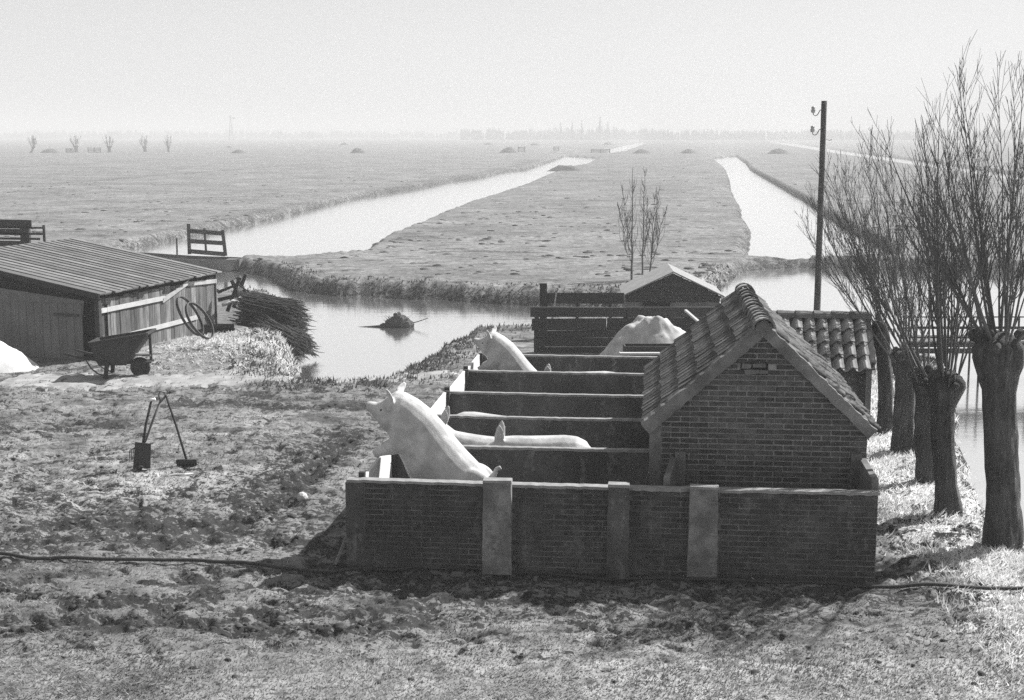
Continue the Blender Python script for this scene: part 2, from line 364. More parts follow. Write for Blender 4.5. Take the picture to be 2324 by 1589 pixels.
# ruts, trodden mud and ditches: ground dirt, plus shade painted in before the wall (polyline, half width, strength)
def pl(pts): return [G(x, y)[:2] for x, y in pts]
MUD_AND_SHADE = [
    (pl([(20, 1185), (250, 1215), (480, 1215), (640, 1190)]), 0.95, 0.62),
    (pl([(520, 1130), (640, 1075), (760, 1010)]), 0.55, 0.8),
    (pl([(560, 800), (640, 790), (680, 830)]), 0.3, 0.6),
    (pl([(30, 1205), (140, 1190), (300, 1195), (420, 1198), (540, 1188), (620, 1150), (700, 1080), (770, 1020), (800, 985)]), 0.30, 1.3),
    (pl([(20, 1240), (200, 1225), (380, 1235), (560, 1215), (760, 1250)]), 0.25, 1.0),
    (pl([(40, 1425), (130, 1412), (240, 1418), (420, 1410), (560, 1430), (760, 1425), (960, 1410)]), 0.20, 1.3),
    (pl([(20, 1150), (120, 1130), (180, 1160), (300, 1175)]), 0.6, 0.75),
    (pl([(20, 1060), (90, 1090), (60, 1150)]), 0.6, 0.45),
    (pl([(540, 1120), (640, 1060), (760, 1000), (820, 985)]), 0.75, 0.55),
    (pl([(620, 1160), (720, 1160), (790, 1160)]), 0.6, 0.55),
    (pl([(690, 1230), (760, 1240), (800, 1235)]), 0.35, 1.0),
    (pl([(760, 1330), (1000, 1345), (1300, 1360), (1600, 1365), (1900, 1350), (2200, 1370)]), 0.36, 0.8),
    (pl([(500, 1380), (800, 1390), (1200, 1385), (1500, 1400), (1900, 1395)]), 0.3, 0.45),
    (pl([(780, 1300), (1200, 1308), (1600, 1315), (2000, 1312)]), 0.45, 0.75),  # mud at the wall foot, darkened further to deepen the wall's shadow
    (pl([(130, 960), (200, 955), (260, 965)]), 0.3, 1.1),
    (pl([(380, 915), (520, 912), (650, 925), (760, 922), (830, 925)]), 0.30, 1.2),
    (pl([(560, 905), (700, 915), (830, 915)]), 0.5, 0.35),
    (pl([(500, 1000), (600, 1010), (720, 990)]), 0.4, 0.4),
    (pl([(880, 900), (960, 905), (1000, 900)]), 0.3, 0.3),
    (pl([(2010, 1210), (2100, 1195), (2200, 1220)]), 0.16, 0.5),
    (pl([(360, 820), (420, 815), (520, 825)]), 0.3, 0.6),
    (pl([(125, 417), (250, 407), (375, 397), (575, 382), (700, 372)]), 0.9, 0.55),
    (pl([(20, 490), (160, 478), (300, 470), (420, 480), (560, 470)]), 0.5, 0.45),
    (pl([(420, 520), (600, 480), (760, 450), (900, 425), (1040, 402), (1150, 380)]), 1.1, 0.5),
    (pl([(20, 520), (200, 500), (400, 510)]), 0.5, 0.3),
    (pl([(20, 380), (300, 366), (620, 350)]), 1.2, 0.35),
    (pl([(940, 415), (1100, 392), (1230, 362)]), 1.4, 0.5),
    (pl([(20, 346), (500, 348), (1000, 346), (1400, 349), (1700, 350), (2200, 350)]), 2.2, 0.5),
    (pl([(980, 571), (1080, 569), (1180, 571)]), 0.45, 0.8),
    (pl([(880, 585), (1000, 590), (1100, 588)]), 0.3, 0.4),
    (pl([(1700, 520), (1690, 560), (1700, 590)]), 0.8, 0.35),
]
def seg_dist(x, y, pts):
    d2 = np.full(x.shape, 1e12)
    for (ax, ay), (bx, by) in zip(pts[:-1], pts[1:]):
        dx, dy = bx - ax, by - ay
        t = np.clip(((x - ax) * dx + (y - ay) * dy) / (dx * dx + dy * dy), 0, 1)
        d2 = np.minimum(d2, (x - ax - t * dx) ** 2 + (y - ay - t * dy) ** 2)
    return np.sqrt(d2)
MND = G(545, 765, 0.4)                     # the straw-grown mound beside the barn
def macro(x, y, wd=None):
    """height of the land without its small roughness"""
    if wd is None: wd = water_dist(x, y)
    e = wd + (fbm(x * 1.1, y * 1.1, 5, 3) - 0.5) * 0.5 * sstep(3.0, 0.3, np.abs(wd)) * sstep(160, 60, y)
    wbank = np.where(y > 120, 0.5, np.where((y > 43) & (x < 12), 0.75, 0.6))
    z = (1 - sstep(-0.25, 1.0, e / wbank)) * (WL * 1.8)
    land = sstep(0.2, 2.5, wd)
    z = z + land * (fbm(x * 0.22, y * 0.22, 9, 3) - 0.5) * 0.14 * sstep(9, 14, y)
    dx, dy = (x - MND[0]) / 1.95, (y - MND[1]) / 2.3
    z = z + (0.34 + 0.34 * (fbm(x * 1.6, y * 1.6, 91, 3) - .4)) * np.exp(-(dx * dx + dy * dy) ** 1.0) * sstep(-0.1, 0.5, wd)
    dx, dy = (x - 5.4) / 1.3, (y - 16.5) / 3.0       # slight rise under the willows
    z = z + 0.07 * np.exp(-(dx * dx + dy * dy))
    return z
def masks(x, y, wd):
    mud = np.zeros(x.shape); nz = fbm(x * 2.2, y * 3.4, 21, 4); nz2 = fbm(x * 5.5, y * 8.0, 31, 4)
    nf = fbm(x * 0.5, y * 0.8, 23, 4)
    for pts, w, s in MUD_AND_SHADE:
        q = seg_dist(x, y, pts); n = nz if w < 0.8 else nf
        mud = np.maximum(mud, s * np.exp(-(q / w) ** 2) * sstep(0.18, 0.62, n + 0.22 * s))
    # churned patches scattered over the yard
    yard = sstep(34, 26, y)
    left = sstep(-0.5, -5.5, x) * sstep(22, 14, y)
    churn = sstep(0.56 - 0.09 * left, 0.64 - 0.07 * left, 0.55 * nz + 0.45 * nz2 + (nf - 0.5) * 0.35)
    mud = np.maximum(mud, churn * yard * 0.9 * sstep(12.0, 13.8, y))
    speck = sstep(0.63, 0.72, nz2) * sstep(11.5, 13, y)
    mud = np.maximum(mud, speck * 0.75 * yard)
    # bare earth on the steep banks
    mud = np.maximum(mud, sstep(0.8, 0.25, wd) * 0.8 * sstep(0.3, 0.6, nz2 + 0.15))
    pale = sstep(4.3, 5.0, x + (nz - .5)) * sstep(29, 24, y) * 0.95
    pale = np.maximum(pale, sstep(13.4, 12.2, y + (nf - 0.5) * 1.5) * (0.06 + 0.26 * sstep(-4, 3, x)))
    pale = np.maximum(pale, 0.32 * np.exp(-((x + 4.6) / 2.0) ** 2 - ((y - 19.0) / 1.6) ** 2))
    pale = np.maximum(pale, 0.85 * np.exp(-((x - MND[0]) / 2.2) ** 2 - ((y - MND[1]) / 2.2) ** 2) * nz * 1.6)
    return np.clip(mud, 0, 1), np.clip(pale, 0, 1)
def micro(x, y, wd, mud):
    near = sstep(40, 20, y) * sstep(-0.3, 0.3, wd)
    z = near * ((fbm(x * 5, y * 5, 41, 3) - 0.5) * (0.075 + 0.17 * mud) - 0.04 * mud)
    hum = sstep(70, 40, y) * sstep(-0.2, 0.1, wd) * sstep(2.2, 0.4, wd)
    z += hum * (fbm(x * 2.8, y * 2.8, 43, 3) - 0.42) * np.where((y > 43) & (x < 6), 0.5, 0.16)
    mid = sstep(30, 45, y) * sstep(200, 90, y) * sstep(0.5, 2, wd)
    z += mid * (fbm(x * 1.3, y * 1.3, 45, 3) - 0.5) * 0.06
    # flat under the sty, the hut and the pens
    s = (x - OX) * E1[0] + (y - OY) * E1[1]; d = (x - OX) * E2[0] + (y - OY) * E2[1]
    return z * (1 - ((s > 0.1) & (s < 5.8) & (d > 0.0) & (d < 9.3)))
def ground_z(x, y):
    x = np.atleast_1d(np.asarray(x, float)); y = np.atleast_1d(np.asarray(y, float))
    wd = water_dist(x, y); mud, _ = masks(x, y, wd)
    z = macro(x, y, wd) + micro(x, y, wd, mud)
    return z
def gz(x, y): return float(ground_z(x, y)[0])

# one sheet of ground out to the horizon, its grid finer towards the yard
ys = np.concatenate([np.arange(1680, 560, -2.5), np.arange(560, 400, -1.6), np.arange(400, 330, -1.0), np.arange(330, 308.9, -0.7), [307.5, 306.6]])
rowY = np.array([G(CX, q)[1] for q in ys])
rowY = np.concatenate([[-60, -30, -12, -2, 4, 8, 9.8], rowY[rowY > 10.4]])
us = np.concatenate([-np.geomspace(0.42, 4.0, 22)[::-1], np.linspace(-0.415, 0.415, 720), np.geomspace(0.42, 4.0, 22)])
gx = np.maximum(rowY, 8.0)[:, None] * us[None, :]; gy = np.repeat(rowY[:, None], len(us), 1)
fx, fy = gx.ravel(), gy.ravel()
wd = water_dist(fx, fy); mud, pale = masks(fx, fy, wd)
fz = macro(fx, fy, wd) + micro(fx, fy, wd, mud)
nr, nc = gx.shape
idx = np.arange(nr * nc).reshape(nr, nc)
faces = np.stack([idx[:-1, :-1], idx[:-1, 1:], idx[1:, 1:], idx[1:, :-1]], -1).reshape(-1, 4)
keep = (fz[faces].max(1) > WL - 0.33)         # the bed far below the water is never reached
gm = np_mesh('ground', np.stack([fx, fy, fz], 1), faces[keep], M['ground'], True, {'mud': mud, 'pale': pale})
tag(link(bpy.data.objects.new('ground', gm)), kind='structure')
del gx, gy

# water: one level sheet under the land
wv = [(-4000, 15, WL), (4000, 15, WL), (4000, 6000, WL), (-4000, 6000, WL)]
tag(MB().add(wv, [(0, 1, 2, 3)]).build('water', M['water']), kind='structure')

# trodden track across the yard
track = [(20, 862, 0.55), (150, 866, 0.6), (300, 868, 0.5), (450, 866, 0.42), (600, 864, 0.36), (750, 864, 0.30), (880, 858, 0.28), (1000, 852, 0.26), (1060, 846, 0.22)]
pv, pf = [], []
cen = np.array([G(x, y)[:2] for x, y, w in track]); wid = np.array([w for *_, w in track])
tt = np.linspace(0, len(track) - 1, 160); tx = np.interp(tt, range(len(track)), cen[:, 0]); ty = np.interp(tt, range(len(track)), cen[:, 1]); tw = np.interp(tt, range(len(track)), wid)
K = 9
for i in range(160):
    for k in range(K):
        q = (k / (K - 1) * 2 - 1); wob = 0.16 * math.sin(i * .37) + 0.1 * math.sin(i * 1.1 + 2)
        pv.append((tx[i], ty[i] + (tw[i] * 2 + wob) * q, abs(q)))
pv = np.array(pv); pz = ground_z(pv[:, 0], pv[:, 1]) + 0.02 - 0.07 * (pv[:, 2] ** 3); pv[:, 2] = pz
pid = np.arange(160 * K).reshape(160, K)
pfc = np.stack([pid[:-1, :-1], pid[1:, :-1], pid[1:, 1:], pid[:-1, 1:]], -1).reshape(-1, 4)
tag(link(bpy.data.objects.new('path', np_mesh('path', pv, pfc, M['path'], True))), kind='structure')

# ------------------------------------------------------------------ grass
def blades(n, name, mat, xr, yr, hmin, hmax, dens, lean=0.5, width=0.010, seg=1, clump=0.0):
    x = RNG.uniform(*xr, n)
    # even in the picture plane rather than on the ground: more blades near, fewer far
    iy = RNG.uniform(1 / yr[1], 1 / yr[0], n); y = 1 / iy
    if xr[0] > -2 and xr[1] < 2 and xr[0] >= -0.6 and xr[1] <= 0.6: x = x * y
    wd = water_dist(x, y); mud, pale = masks(x, y, wd)
    p = dens(x, y, wd, mud, pale)
    s = (x - OX) * E1[0] + (y - OY) * E1[1]; d = (x - OX) * E2[0] + (y - OY) * E2[1]
    p = p * ~((s > -0.02) & (s < 6.0) & (d > -0.02) & (d < 9.3))
    k = RNG.uniform(0, 1, n) < p
    x, y, wd, mud, pale = x[k], y[k], wd[k], mud[k], pale[k]
    z = macro(x, y, wd) + micro(x, y, wd, mud) - 0.01
    n = len(x)
    h = RNG.uniform(hmin, hmax, n) * (0.6 + 0.8 * fbm(x * 1.7, y * 1.7, 51, 2))
    a = RNG.uniform(0, 2 * np.pi, n); la = RNG.uniform(0, 2 * np.pi, n) * 0.7 + 2.2 + 2.5 * vnoise(x * 0.8, y * 0.8, 55)
    ln = h * lean * RNG.uniform(0.2, 1.6, n)
    w = width * RNG.uniform(0.6, 1.4, n) * np.clip(y / 16, 1, 3)
    tone = np.clip(RNG.normal(0.5, 0.17, n) + 0.35 * (pale - 0.3) - 0.4 * mud + (fbm(x * 1.2, y * 1.2, 57, 3) - 0.5) * 0.9, 0, 1)
    b0 = np.stack([x - w * np.cos(a), y - w * np.sin(a), z], 1); b1 = np.stack([x + w * np.cos(a), y + w * np.sin(a), z], 1)
    tp = np.stack([x + ln * np.cos(la), y + ln * np.sin(la), z + h], 1)
    v = np.stack([b0, b1, tp], 1).reshape(-1, 3); f = np.arange(n * 3).reshape(n, 3)
    o = link(bpy.data.objects.new(name, np_mesh(name, v, f, mat, False, {'tone': np.repeat(tone, 3)})))
    return tag(o, kind='stuff')
o = blades(420000, 'grass', M['grass'], (-0.42, 0.42), (11.0, 30.0), 0.012, 0.045,
           lambda x, y, wd, mud, pale: np.clip((1 - 1.15 * mud) * sstep(0.0, 0.5, wd) * (0.45 + 0.5 * pale), 0.10, 1), 0.9, 0.009)
tag(o, 'short dry winter grass over the yard round the pigsty', 'grass')
o = blades(120000, 'straw_grass', M['straw'], (4.0, 9.5), (11.5, 30.0), 0.03, 0.12,
           lambda x, y, wd, mud, pale: (1 - mud) * sstep(-0.05, 0.4, wd) * sstep(4.2, 5.0, x) * (0.3 + 0.7 * sstep(0.35, 0.6, fbm(x * 2, y * 2, 61, 3))), 1.2, 0.009)
tag(o, 'pale matted straw grass under the willows', 'straw grass')
o = blades(60000, 'mound_grass', M['straw'], (MND[0] - 2.4, MND[0] + 2.6), (MND[1] - 2.6, MND[1] + 2.6), 0.03, 0.10,
           lambda x, y, wd, mud, pale: (.13 + .8 * sstep(.5, 1.6, x - MND[0])) * np.exp(-((x - MND[0]) / 1.9) ** 2 - ((y - MND[1]) / 2.1) ** 2) * sstep(-0.15, 0.2, wd) * (1 - .7 * mud), 1.1, 0.010)
tag(o, 'shaggy straw grass covering the mound beside the barn', 'straw grass')
o = blades(260000, 'bank_grass', M['tuft'], (-0.42, 0.42), (24.0, 52.0), 0.03, 0.12,
           lambda x, y, wd, mud, pale: sstep(-0.12, 0.05, wd) * sstep(1.9, 0.3, wd) * (0.2 + 0.8 * sstep(0.4, 0.6, fbm(x * 2.4, y * 2.4, 63, 3))), 0.5, 0.010)
tag(o, 'dark tufts of rough grass along the canal banks', 'bank grass')

# clods of earth in the churned yard, tussocks over the meadows
def lumps(n, name, mat, xr, yr, keepf, size, flat, label, cat):
    u = RNG.uniform(*xr, n); y = 1 / RNG.uniform(1 / yr[1], 1 / yr[0], n); x = u * y
    wd = water_dist(x, y); mud, pale = masks(x, y, wd)
    s = (x - OX) * E1[0] + (y - OY) * E1[1]; d = (x - OX) * E2[0] + (y - OY) * E2[1]
    k = (RNG.uniform(0, 1, n) < keepf(x, y, wd, mud)) & ~((s > -.1) & (s < 6) & (d > -.1) & (d < 9.3)); x, y, wd, mud = x[k], y[k], wd[k], mud[k]; n = len(x)
    z = macro(x, y, wd) + micro(x, y, wd, mud); r = RNG.uniform(size[0], size[1], n) ; vs = []; m = 6
    a0 = RNG.uniform(0, 6.28, n)
    for q, zz in ((1.0, -.15), (.72, .62)):
        for j in range(m):
            a = a0 + 2 * np.pi * j / m; w = r * q * RNG.uniform(.7, 1.35, n)
            vs.append(np.stack([x + w * np.cos(a) * 1.25, y + w * np.sin(a), z + r * flat * zz * RNG.uniform(.7, 1.3, n)], 1))
    vs.append(np.stack([x, y, z + r * flat], 1)); v = np.stack(vs, 1).reshape(-1, 3); K = 2 * m + 1; tri = []
    for j in range(m):
        j2 = (j + 1) % m; tri += [(j, j2, m + j2), (j, m + j2, m + j), (m + j, m + j2, 2 * m)]
    f = (np.array(tri)[None] + (np.arange(n) * K)[:, None, None]).reshape(-1, 3)
    tone = np.repeat(RNG.uniform(0, 1, n), K)
    o = link(bpy.data.objects.new(name, np_mesh(name, v, f, mat, True, {'tone': tone}))); o['kind'] = 'stuff'; o['label'] = label; o['category'] = cat
lumps(30000, 'clods', M['clod'], (-.40, .40), (11.2, 34), lambda x, y, wd, mud: (.5 * mud ** 2 * sstep(.45, .62, fbm(x * 3, y * 3, 81, 3)) + .006) * (wd > .1), (.008, .04), .7, 'dark clods of trodden earth over the yard', 'clods')
lumps(12000, 'tussocks', M['tuft'], (-.42, .42), (46, 300), lambda x, y, wd, mud: (wd > .6) * (.05 + sstep(.54, .66, fbm(x * .12, y * .25, 71, 3)) * .25), (.05, .18), .38, 'dark tussocks and molehills dotting the meadows', 'tussocks')

# ------------------------------------------------------------------ air
def haze():
    m = bpy.data.materials.new('haze'); m.use_nodes = True; nt = m.node_tree
    for n in list(nt.nodes): nt.nodes.remove(n)
    v = nt.nodes.new('ShaderNodeVolumePrincipled'); v.inputs['Color'].default_value = (0.72, 0.72, 0.72, 1)
    v.inputs['Density'].default_value = HAZE_DENSITY; v.inputs['Anisotropy'].default_value = -0.1
    out = nt.nodes.new('ShaderNodeOutputMaterial'); nt.links.new(v.outputs[0], out.inputs['Volume'])
    o = MB().box((0, 3000, 10.5), (12000, 7000, 27.0)).build('haze', m)
    tag(o, 'pale mist thickening over the far meadows', 'haze', kind='stuff')
haze()

# ------------------------------------------------------------------ the pigsty
def at_sty(name, label, cat, s, d, group=None):
    return thing(name, label, cat, L(s, d), -YAW, group)
BRICKS = []
for i in range(5):                           # a few worn bricks; faces slightly uneven
    random.seed(100 + i)
    mb = MB(); mb.box((0, 0.05, 0), (0.2 - 0.004 * (i % 2), 0.1, 0.05 - 0.002 * (i % 3)), jit=0.003)
    BRICKS.append(mb)
BR_CLEAN = [b.mesh('brick', M['brick']) for b in BRICKS]
BR_DIRTY = [b.mesh('brick', M['brick_dirty']) for b in BRICKS]
def lay(s0, s1, z0, z1, zone, course=0.0618, pitch=0.212):
    """centres and widths of running-bond bricks where zone(s, z) is true"""
    out = []; r = 0; z = z0 + course / 2
    while z < z1:
        s = s0 + (pitch / 2 if r % 2 else pitch)
        edges = [s0]; q = s0 + (pitch / 2 if r % 2 else pitch)
        while q < s1 - 0.04: edges.append(q); q += pitch
        edges.append(s1)
        for a, b in zip(edges[:-1], edges[1:]):
            lo, hi = zone(z)
            a2, b2 = max(a, lo), min(b, hi)
            if b2 - a2 > 0.05: out.append(((a2 + b2) / 2, z, b2 - a2 - 0.012))
        z += course; r += 1
    return out

# house: local frame s along the gable, d back, z up; gable plane at d = 0
HD = 0.86
g_l, _ = LD(1475, 1000, HD); g_r, _ = LD(1969, 1000, HD)
_, z_el = LD(1475, 950, HD); z_eave = 1.50
s_ap, z_ap = LD(1738, 748, HD); s_ap = (g_l + g_r) / 2 + 0.03
z_ap = 2.63; HLEN = 3.85
house = at_sty('brick_pigsty', 'brick pigsty house with steep pantiled roof and plain brick gable behind the front wall', 'pigsty', (g_l + g_r) / 2, HD)
hw = (g_r - g_l) / 2; ap = s_ap - (g_l + g_r) / 2
def gable_lim(z, m=0.0):
    if z <= z_eave: return (-hw, hw)
    k = (z - z_eave) / (z_ap - z_eave)
    return (-hw + (hw + ap) * k + m, hw - (hw - ap) * k - m)
core = MB()
core.prism([(-hw + .004, 0), (hw - .004, 0), (hw - .004, z_eave), (ap, z_ap - 0.01), (-hw + .004, z_eave)], 'y', 0.007, HLEN)
walls = core.build('wall', M['mortar'], house)
random.seed(5)
vent_s, vent_z = LD(1712, 836, HD); vent_s -= (g_l + g_r) / 2
stf = MB()
for s, z, w in lay(-hw + 0.13, hw, 0.32, z_ap - 0.08, lambda z: (max(gable_lim(z, 0.03)[0], -hw + 0.13), gable_lim(z, 0.03)[1])):
    if abs(s - vent_s) < 0.17 and abs(z - vent_z) < 0.07: continue
    o = inst('brick', random.choice(BR_CLEAN), walls, (s, random.uniform(-0.003, 0.002), z), (0, random.uniform(-.008, .008), random.uniform(-.01, .01)), (w / 0.2, 1, 1))
for s, z, w in lay(-hw + 0.13, hw, 0.0, 0.30, lambda z: (-hw + 0.13, hw)): stf.box((s, 0.05, z), (w, 0.1, 0.05))
for r in range(24):                           # the long side walls
    for k in range(18):
        for sg in (-1, 1):
            y = 0.2 + k * 0.212 + (0.1 if r % 2 else 0)
            if y < HLEN - 0.05: stf.box((sg * (hw - 0.045), y, 0.03 + r * 0.0618), (0.1, 0.2, 0.05))
tag(stf.build('brickwork', M['brick'], walls), kind='stuff')
# rough blocked vent high in the gable
vt = MB(); vt.box((vent_s, 0.03, vent_z), (0.31, 0.05, 0.15)); vent = vt.build('vent', M['void'], house)
for dx, dz, w, h in ((-0.09, 0.025, .1, .055), (0.05, .04, .15, .035), (-0.03, -0.04, .16, .05), (0.1, -0.035, .09, .05)):
    inst('brick', MB().box((0, 0, 0), (w, .07, h), jit=.01).mesh('brick', M['render']), vent, (vent_s + dx, 0.0, vent_z + dz), (0, random.uniform(-.1, .1), 0))
q = MB(); q.box((-hw + 0.06, 0.02, z_eave / 2), (0.13, 0.07, z_eave), jit=.004); q.build('quoin', M['render'], house)

# roof: rafters and battens carry the tiles
OH = 0.05                                       # eave overhang
roofp = MB()
slopes = {}
for sg in (-1, 1):
    run = hw + (ap if sg < 0 else -ap); rise = z_ap - z_eave
    ang = math.atan2(rise, run); slopes[sg] = (run, rise, ang)
    u = Vector((sg * math.cos(ang), 0, -math.sin(ang))); nrm = Vector((sg * math.sin(ang), 0, math.cos(ang)))
    top = Vector((ap, 0, z_ap + 0.02)); ln = math.hypot(run, rise) + OH + (.03 if sg > 0 else -.06)
    a = top + nrm * 0.0; b = top + u * ln
    roofp.hexa([a + Vector((0, .06, 0)), b + Vector((0, .06, 0)), b + Vector((0, HLEN - .02, 0)), a + Vector((0, HLEN - .02, 0)),
                a + nrm * .03 + Vector((0, .06, 0)), b + nrm * .03 + Vector((0, .06, 0)), b + nrm * .03 + Vector((0, HLEN - .02, 0)), a + nrm * .03 + Vector((0, HLEN - .02, 0))])
roof = roofp.build('roof', M['wood_dark'], house)
def pantile(name, mat, w=0.205, ln=0.36, th=0.018, amp=0.024, seed=0):
    """S-shaped tile: x across, y down the slope, z off the slope"""
    rr = random.Random(seed); prof = []
    for i in range(8):
        t = i / 7
        zc = amp * math.sin((t * 1.15 - 0.08) * 2 * math.pi) if t > 0.12 else amp * 0.5
        prof.append((-w * 0.56 + t * w * 1.12, zc + rr.uniform(-.003, .003)))
    vs = []
    for y, tip in ((-ln / 2, -0.012), (ln / 2, 0.014)):
        for x, z in prof: vs.append((x, y + rr.uniform(-.006, .006), z + tip))
        for x, z in prof: vs.append((x, y, z + tip - th))
    n = 8; fs = []
    for i in range(n - 1):
        fs += [(i, i + 1, 2 * n + i + 1, 2 * n + i), (n + i + 1, n + i, 3 * n + i, 3 * n + i + 1), (2 * n + i, 2 * n + i + 1, 3 * n + i + 1, 3 * n + i)]
    fs += [(0, 2 * n, 3 * n, n), (n - 1, 2 * n - 1, 4 * n - 1, 3 * n - 1)]
    return MB().add(vs, fs).mesh(name, mat, False)
TILES = [pantile('roof_tile', M['tile'], seed=i) for i in range(6)]
def tile_slope(parent, top, u, nrm, along, length, ln, courses, tiles, w, jit=0.012, skip0=0.0, tilt=0.065):
    cols = max(1, int(round((length - skip0) / w))); step = ln / courses
    m0 = Matrix((tuple(along), tuple(u), tuple(nrm))).transposed()
    for c in range(courses):
        for k in range(cols):
            p = top + u * (step * (c + 0.55) + random.uniform(-jit, jit)) + along * (skip0 + (k + 0.5) * w + random.uniform(-jit, jit) * .4) + nrm * (0.050 + random.uniform(0, .008))
            rot = m0 @ Matrix.Rotation(random.uniform(-.02, .02), 3, 'Z') @ Matrix.Rotation(tilt + random.uniform(-.02, .02), 3, 'X')
            o = inst('roof_tile', random.choice(tiles), parent, p, rot.to_euler())
            o.scale = (1, step / 0.29, 1)
random.seed(9)
for sg in (-1, 1):
    run, rise, ang = slopes[sg]
    u = Vector((sg * math.cos(ang), 0, -math.sin(ang))); nrm = Vector((sg * math.sin(ang), 0, math.cos(ang)))
    along = Vector((0, 1, 0)) if sg > 0 else Vector((0, -1, 0))
    top = Vector((ap, 0 if sg > 0 else HLEN, z_ap + 0.03))
    # a proper right-handed frame: across, down, out
    across = u.cross(nrm)
    top = Vector((ap, 0.10 if across.y > 0 else HLEN, z_ap + 0.03))
    tile_slope(roof, top, u, nrm, across, HLEN - 0.10, math.hypot(run, rise) + OH + (0.05 if sg > 0 else -.05), 6, TILES, 0.2, 0.016)
rt = []
for i in range(4):
    mb = MB(); rr = random.Random(i); vs = []; n = 9
    for y, r in ((-0.17, 0.098), (0.17, 0.118)):
        for th in (0, -0.018):
            for k in range(n):
                a = math.pi * (k / (n - 1)) * 1.06 - 0.09
                vs.append(((r + th) * math.cos(a) * 1.12, y, (r + th) * math.sin(a) + rr.uniform(-.003, .003)))
    fs = []
    for k in range(n - 1):
        fs += [(k, k + 1, 2 * n + k + 1, 2 * n + k), (n + k + 1, n + k, 3 * n + k, 3 * n + k + 1), (k + 1, k, n + k, n + k + 1), (2 * n + k, 2 * n + k + 1, 3 * n + k + 1, 3 * n + k)]
    fs += [(0, 2 * n, 3 * n, n), (n - 1, 2 * n - 1, 4 * n - 1, 3 * n - 1)]
    rt.append(mb.add(vs, fs).mesh('ridge_tile', M['ridge'], False))
for k in range(14):
    inst('ridge_tile', random.choice(rt), roof, (ap + random.uniform(-.008, .008), -0.14 + k * 0.292 + 0.1, z_ap + 0.035 + random.uniform(-.006, .006) - 0.03 * math.sin(k / 13 * math.pi)), (0.03, 0, math.pi + random.uniform(-.03, .03)))
q = MB(); q.prism([(-.10, -.10), (.10, -.10), (.085, .04), (0, .09), (-.085, .04)], 'y', -.045, .1); q.build('apex_mortar', M['render'], house, loc=(ap, 0, z_ap + .03))
# cement verge along both rakes, its edge uneven
for sg in (-1, 1):
    run, rise, ang = slopes[sg]; mb = MB(); n = 34
    u = Vector((sg * math.cos(ang), 0, -math.sin(ang))); nrm = Vector((sg * math.sin(ang), 0, math.cos(ang)))
    ln = math.hypot(run, rise) + 0.06; rr = random.Random(sg + 3); ring = []
    for i in range(n + 1):
        c = Vector((ap, 0, z_ap + .0)) + u * (ln * i / n)
        up = 0.070 + rr.uniform(-.008, .010); dn = -0.055 + rr.uniform(-.008, .006)
        if sg < 0 and i > 22: up += 0.02
        f = -0.055 + rr.uniform(-.008, .008)
        ring.append([c + nrm * dn + Vector((0, f, 0)), c + nrm * up + Vector((0, f + .012, 0)), c + nrm * (up + .012) + Vector((0, .13, 0)), c + nrm * dn + Vector((0, .06, 0))])
    vs = [p for r_ in ring for p in r_]; fs = []
    for i in range(n):
        for k in range(4): fs.append((i * 4 + k, i * 4 + (k + 1) % 4, i * 4 + 4 + (k + 1) % 4, i * 4 + 4 + k))
    fs += [(0, 1, 2, 3), (n * 4 + 3, n * 4 + 2, n * 4 + 1, n * 4)]
    mb.add(vs, fs).build('verge', M['render'], house)

# front wall of the pens
FW_H = 1.0
s_end = inv = None
g = G(1990, 1114, FW_H); s_end = (g[0] - OX) * E1[0] + (g[1] - OY) * E1[1]
s_end = min(s_end, 5.86)
fw = at_sty('front_wall', 'long low brick wall with three buttresses across the front of the pig pens', 'wall', 0, 0)
cw = MB().box((s_end / 2, 0.068, FW_H / 2 - 0.02), (s_end - 0.004, 0.122, FW_H - 0.04)).build('wall', M['mortar_dark'], fw)
but = [(1097, 1160, 1092, 'concrete'), (1380, 1427, 1102, 'brick_dirty'), (1565, 1629, 1107, 'concrete')]
bx = []
for xl, xr, yt, mt in but:
    a, _ = LD(xl, 1180, -0.12); b, _ = LD(xr, 1180, -0.12); _, zt = LD((xl + xr) / 2, yt + 4, -0.12); bx.append((a, b, zt, mt))
random.seed(12)
allb = lay(0.20, s_end, 0.0, FW_H - 0.05, lambda z: (0.20, s_end), 0.0605)
vis = [q for q in allb if not any(a + .06 < q[0] < b - .06 for a, b, *_ in bx) and q[1] > 0.02]
vis.sort(key=lambda q: -q[0])
stf = MB()
for i, (s, z, w) in enumerate(vis):
    if i < 300: inst('brick', random.choice(BR_DIRTY), cw, (s, random.uniform(-.004, .002), z), (random.uniform(-.01, .01), random.uniform(-.01, .01), random.uniform(-.012, .012)), (w / 0.2, 1, 0.98))
    else: stf.box((s, .05 + random.uniform(-.003, .002), z), (w, .1, .05), jit=.003)
tag(stf.build('brickwork', M['brick_dirty'], cw), kind='stuff')
MB().box((0.095, 0.062, FW_H / 2 - .012), (0.20, 0.15, FW_H - .03), jit=.008).build('end_pier', M['render_dark'], fw)
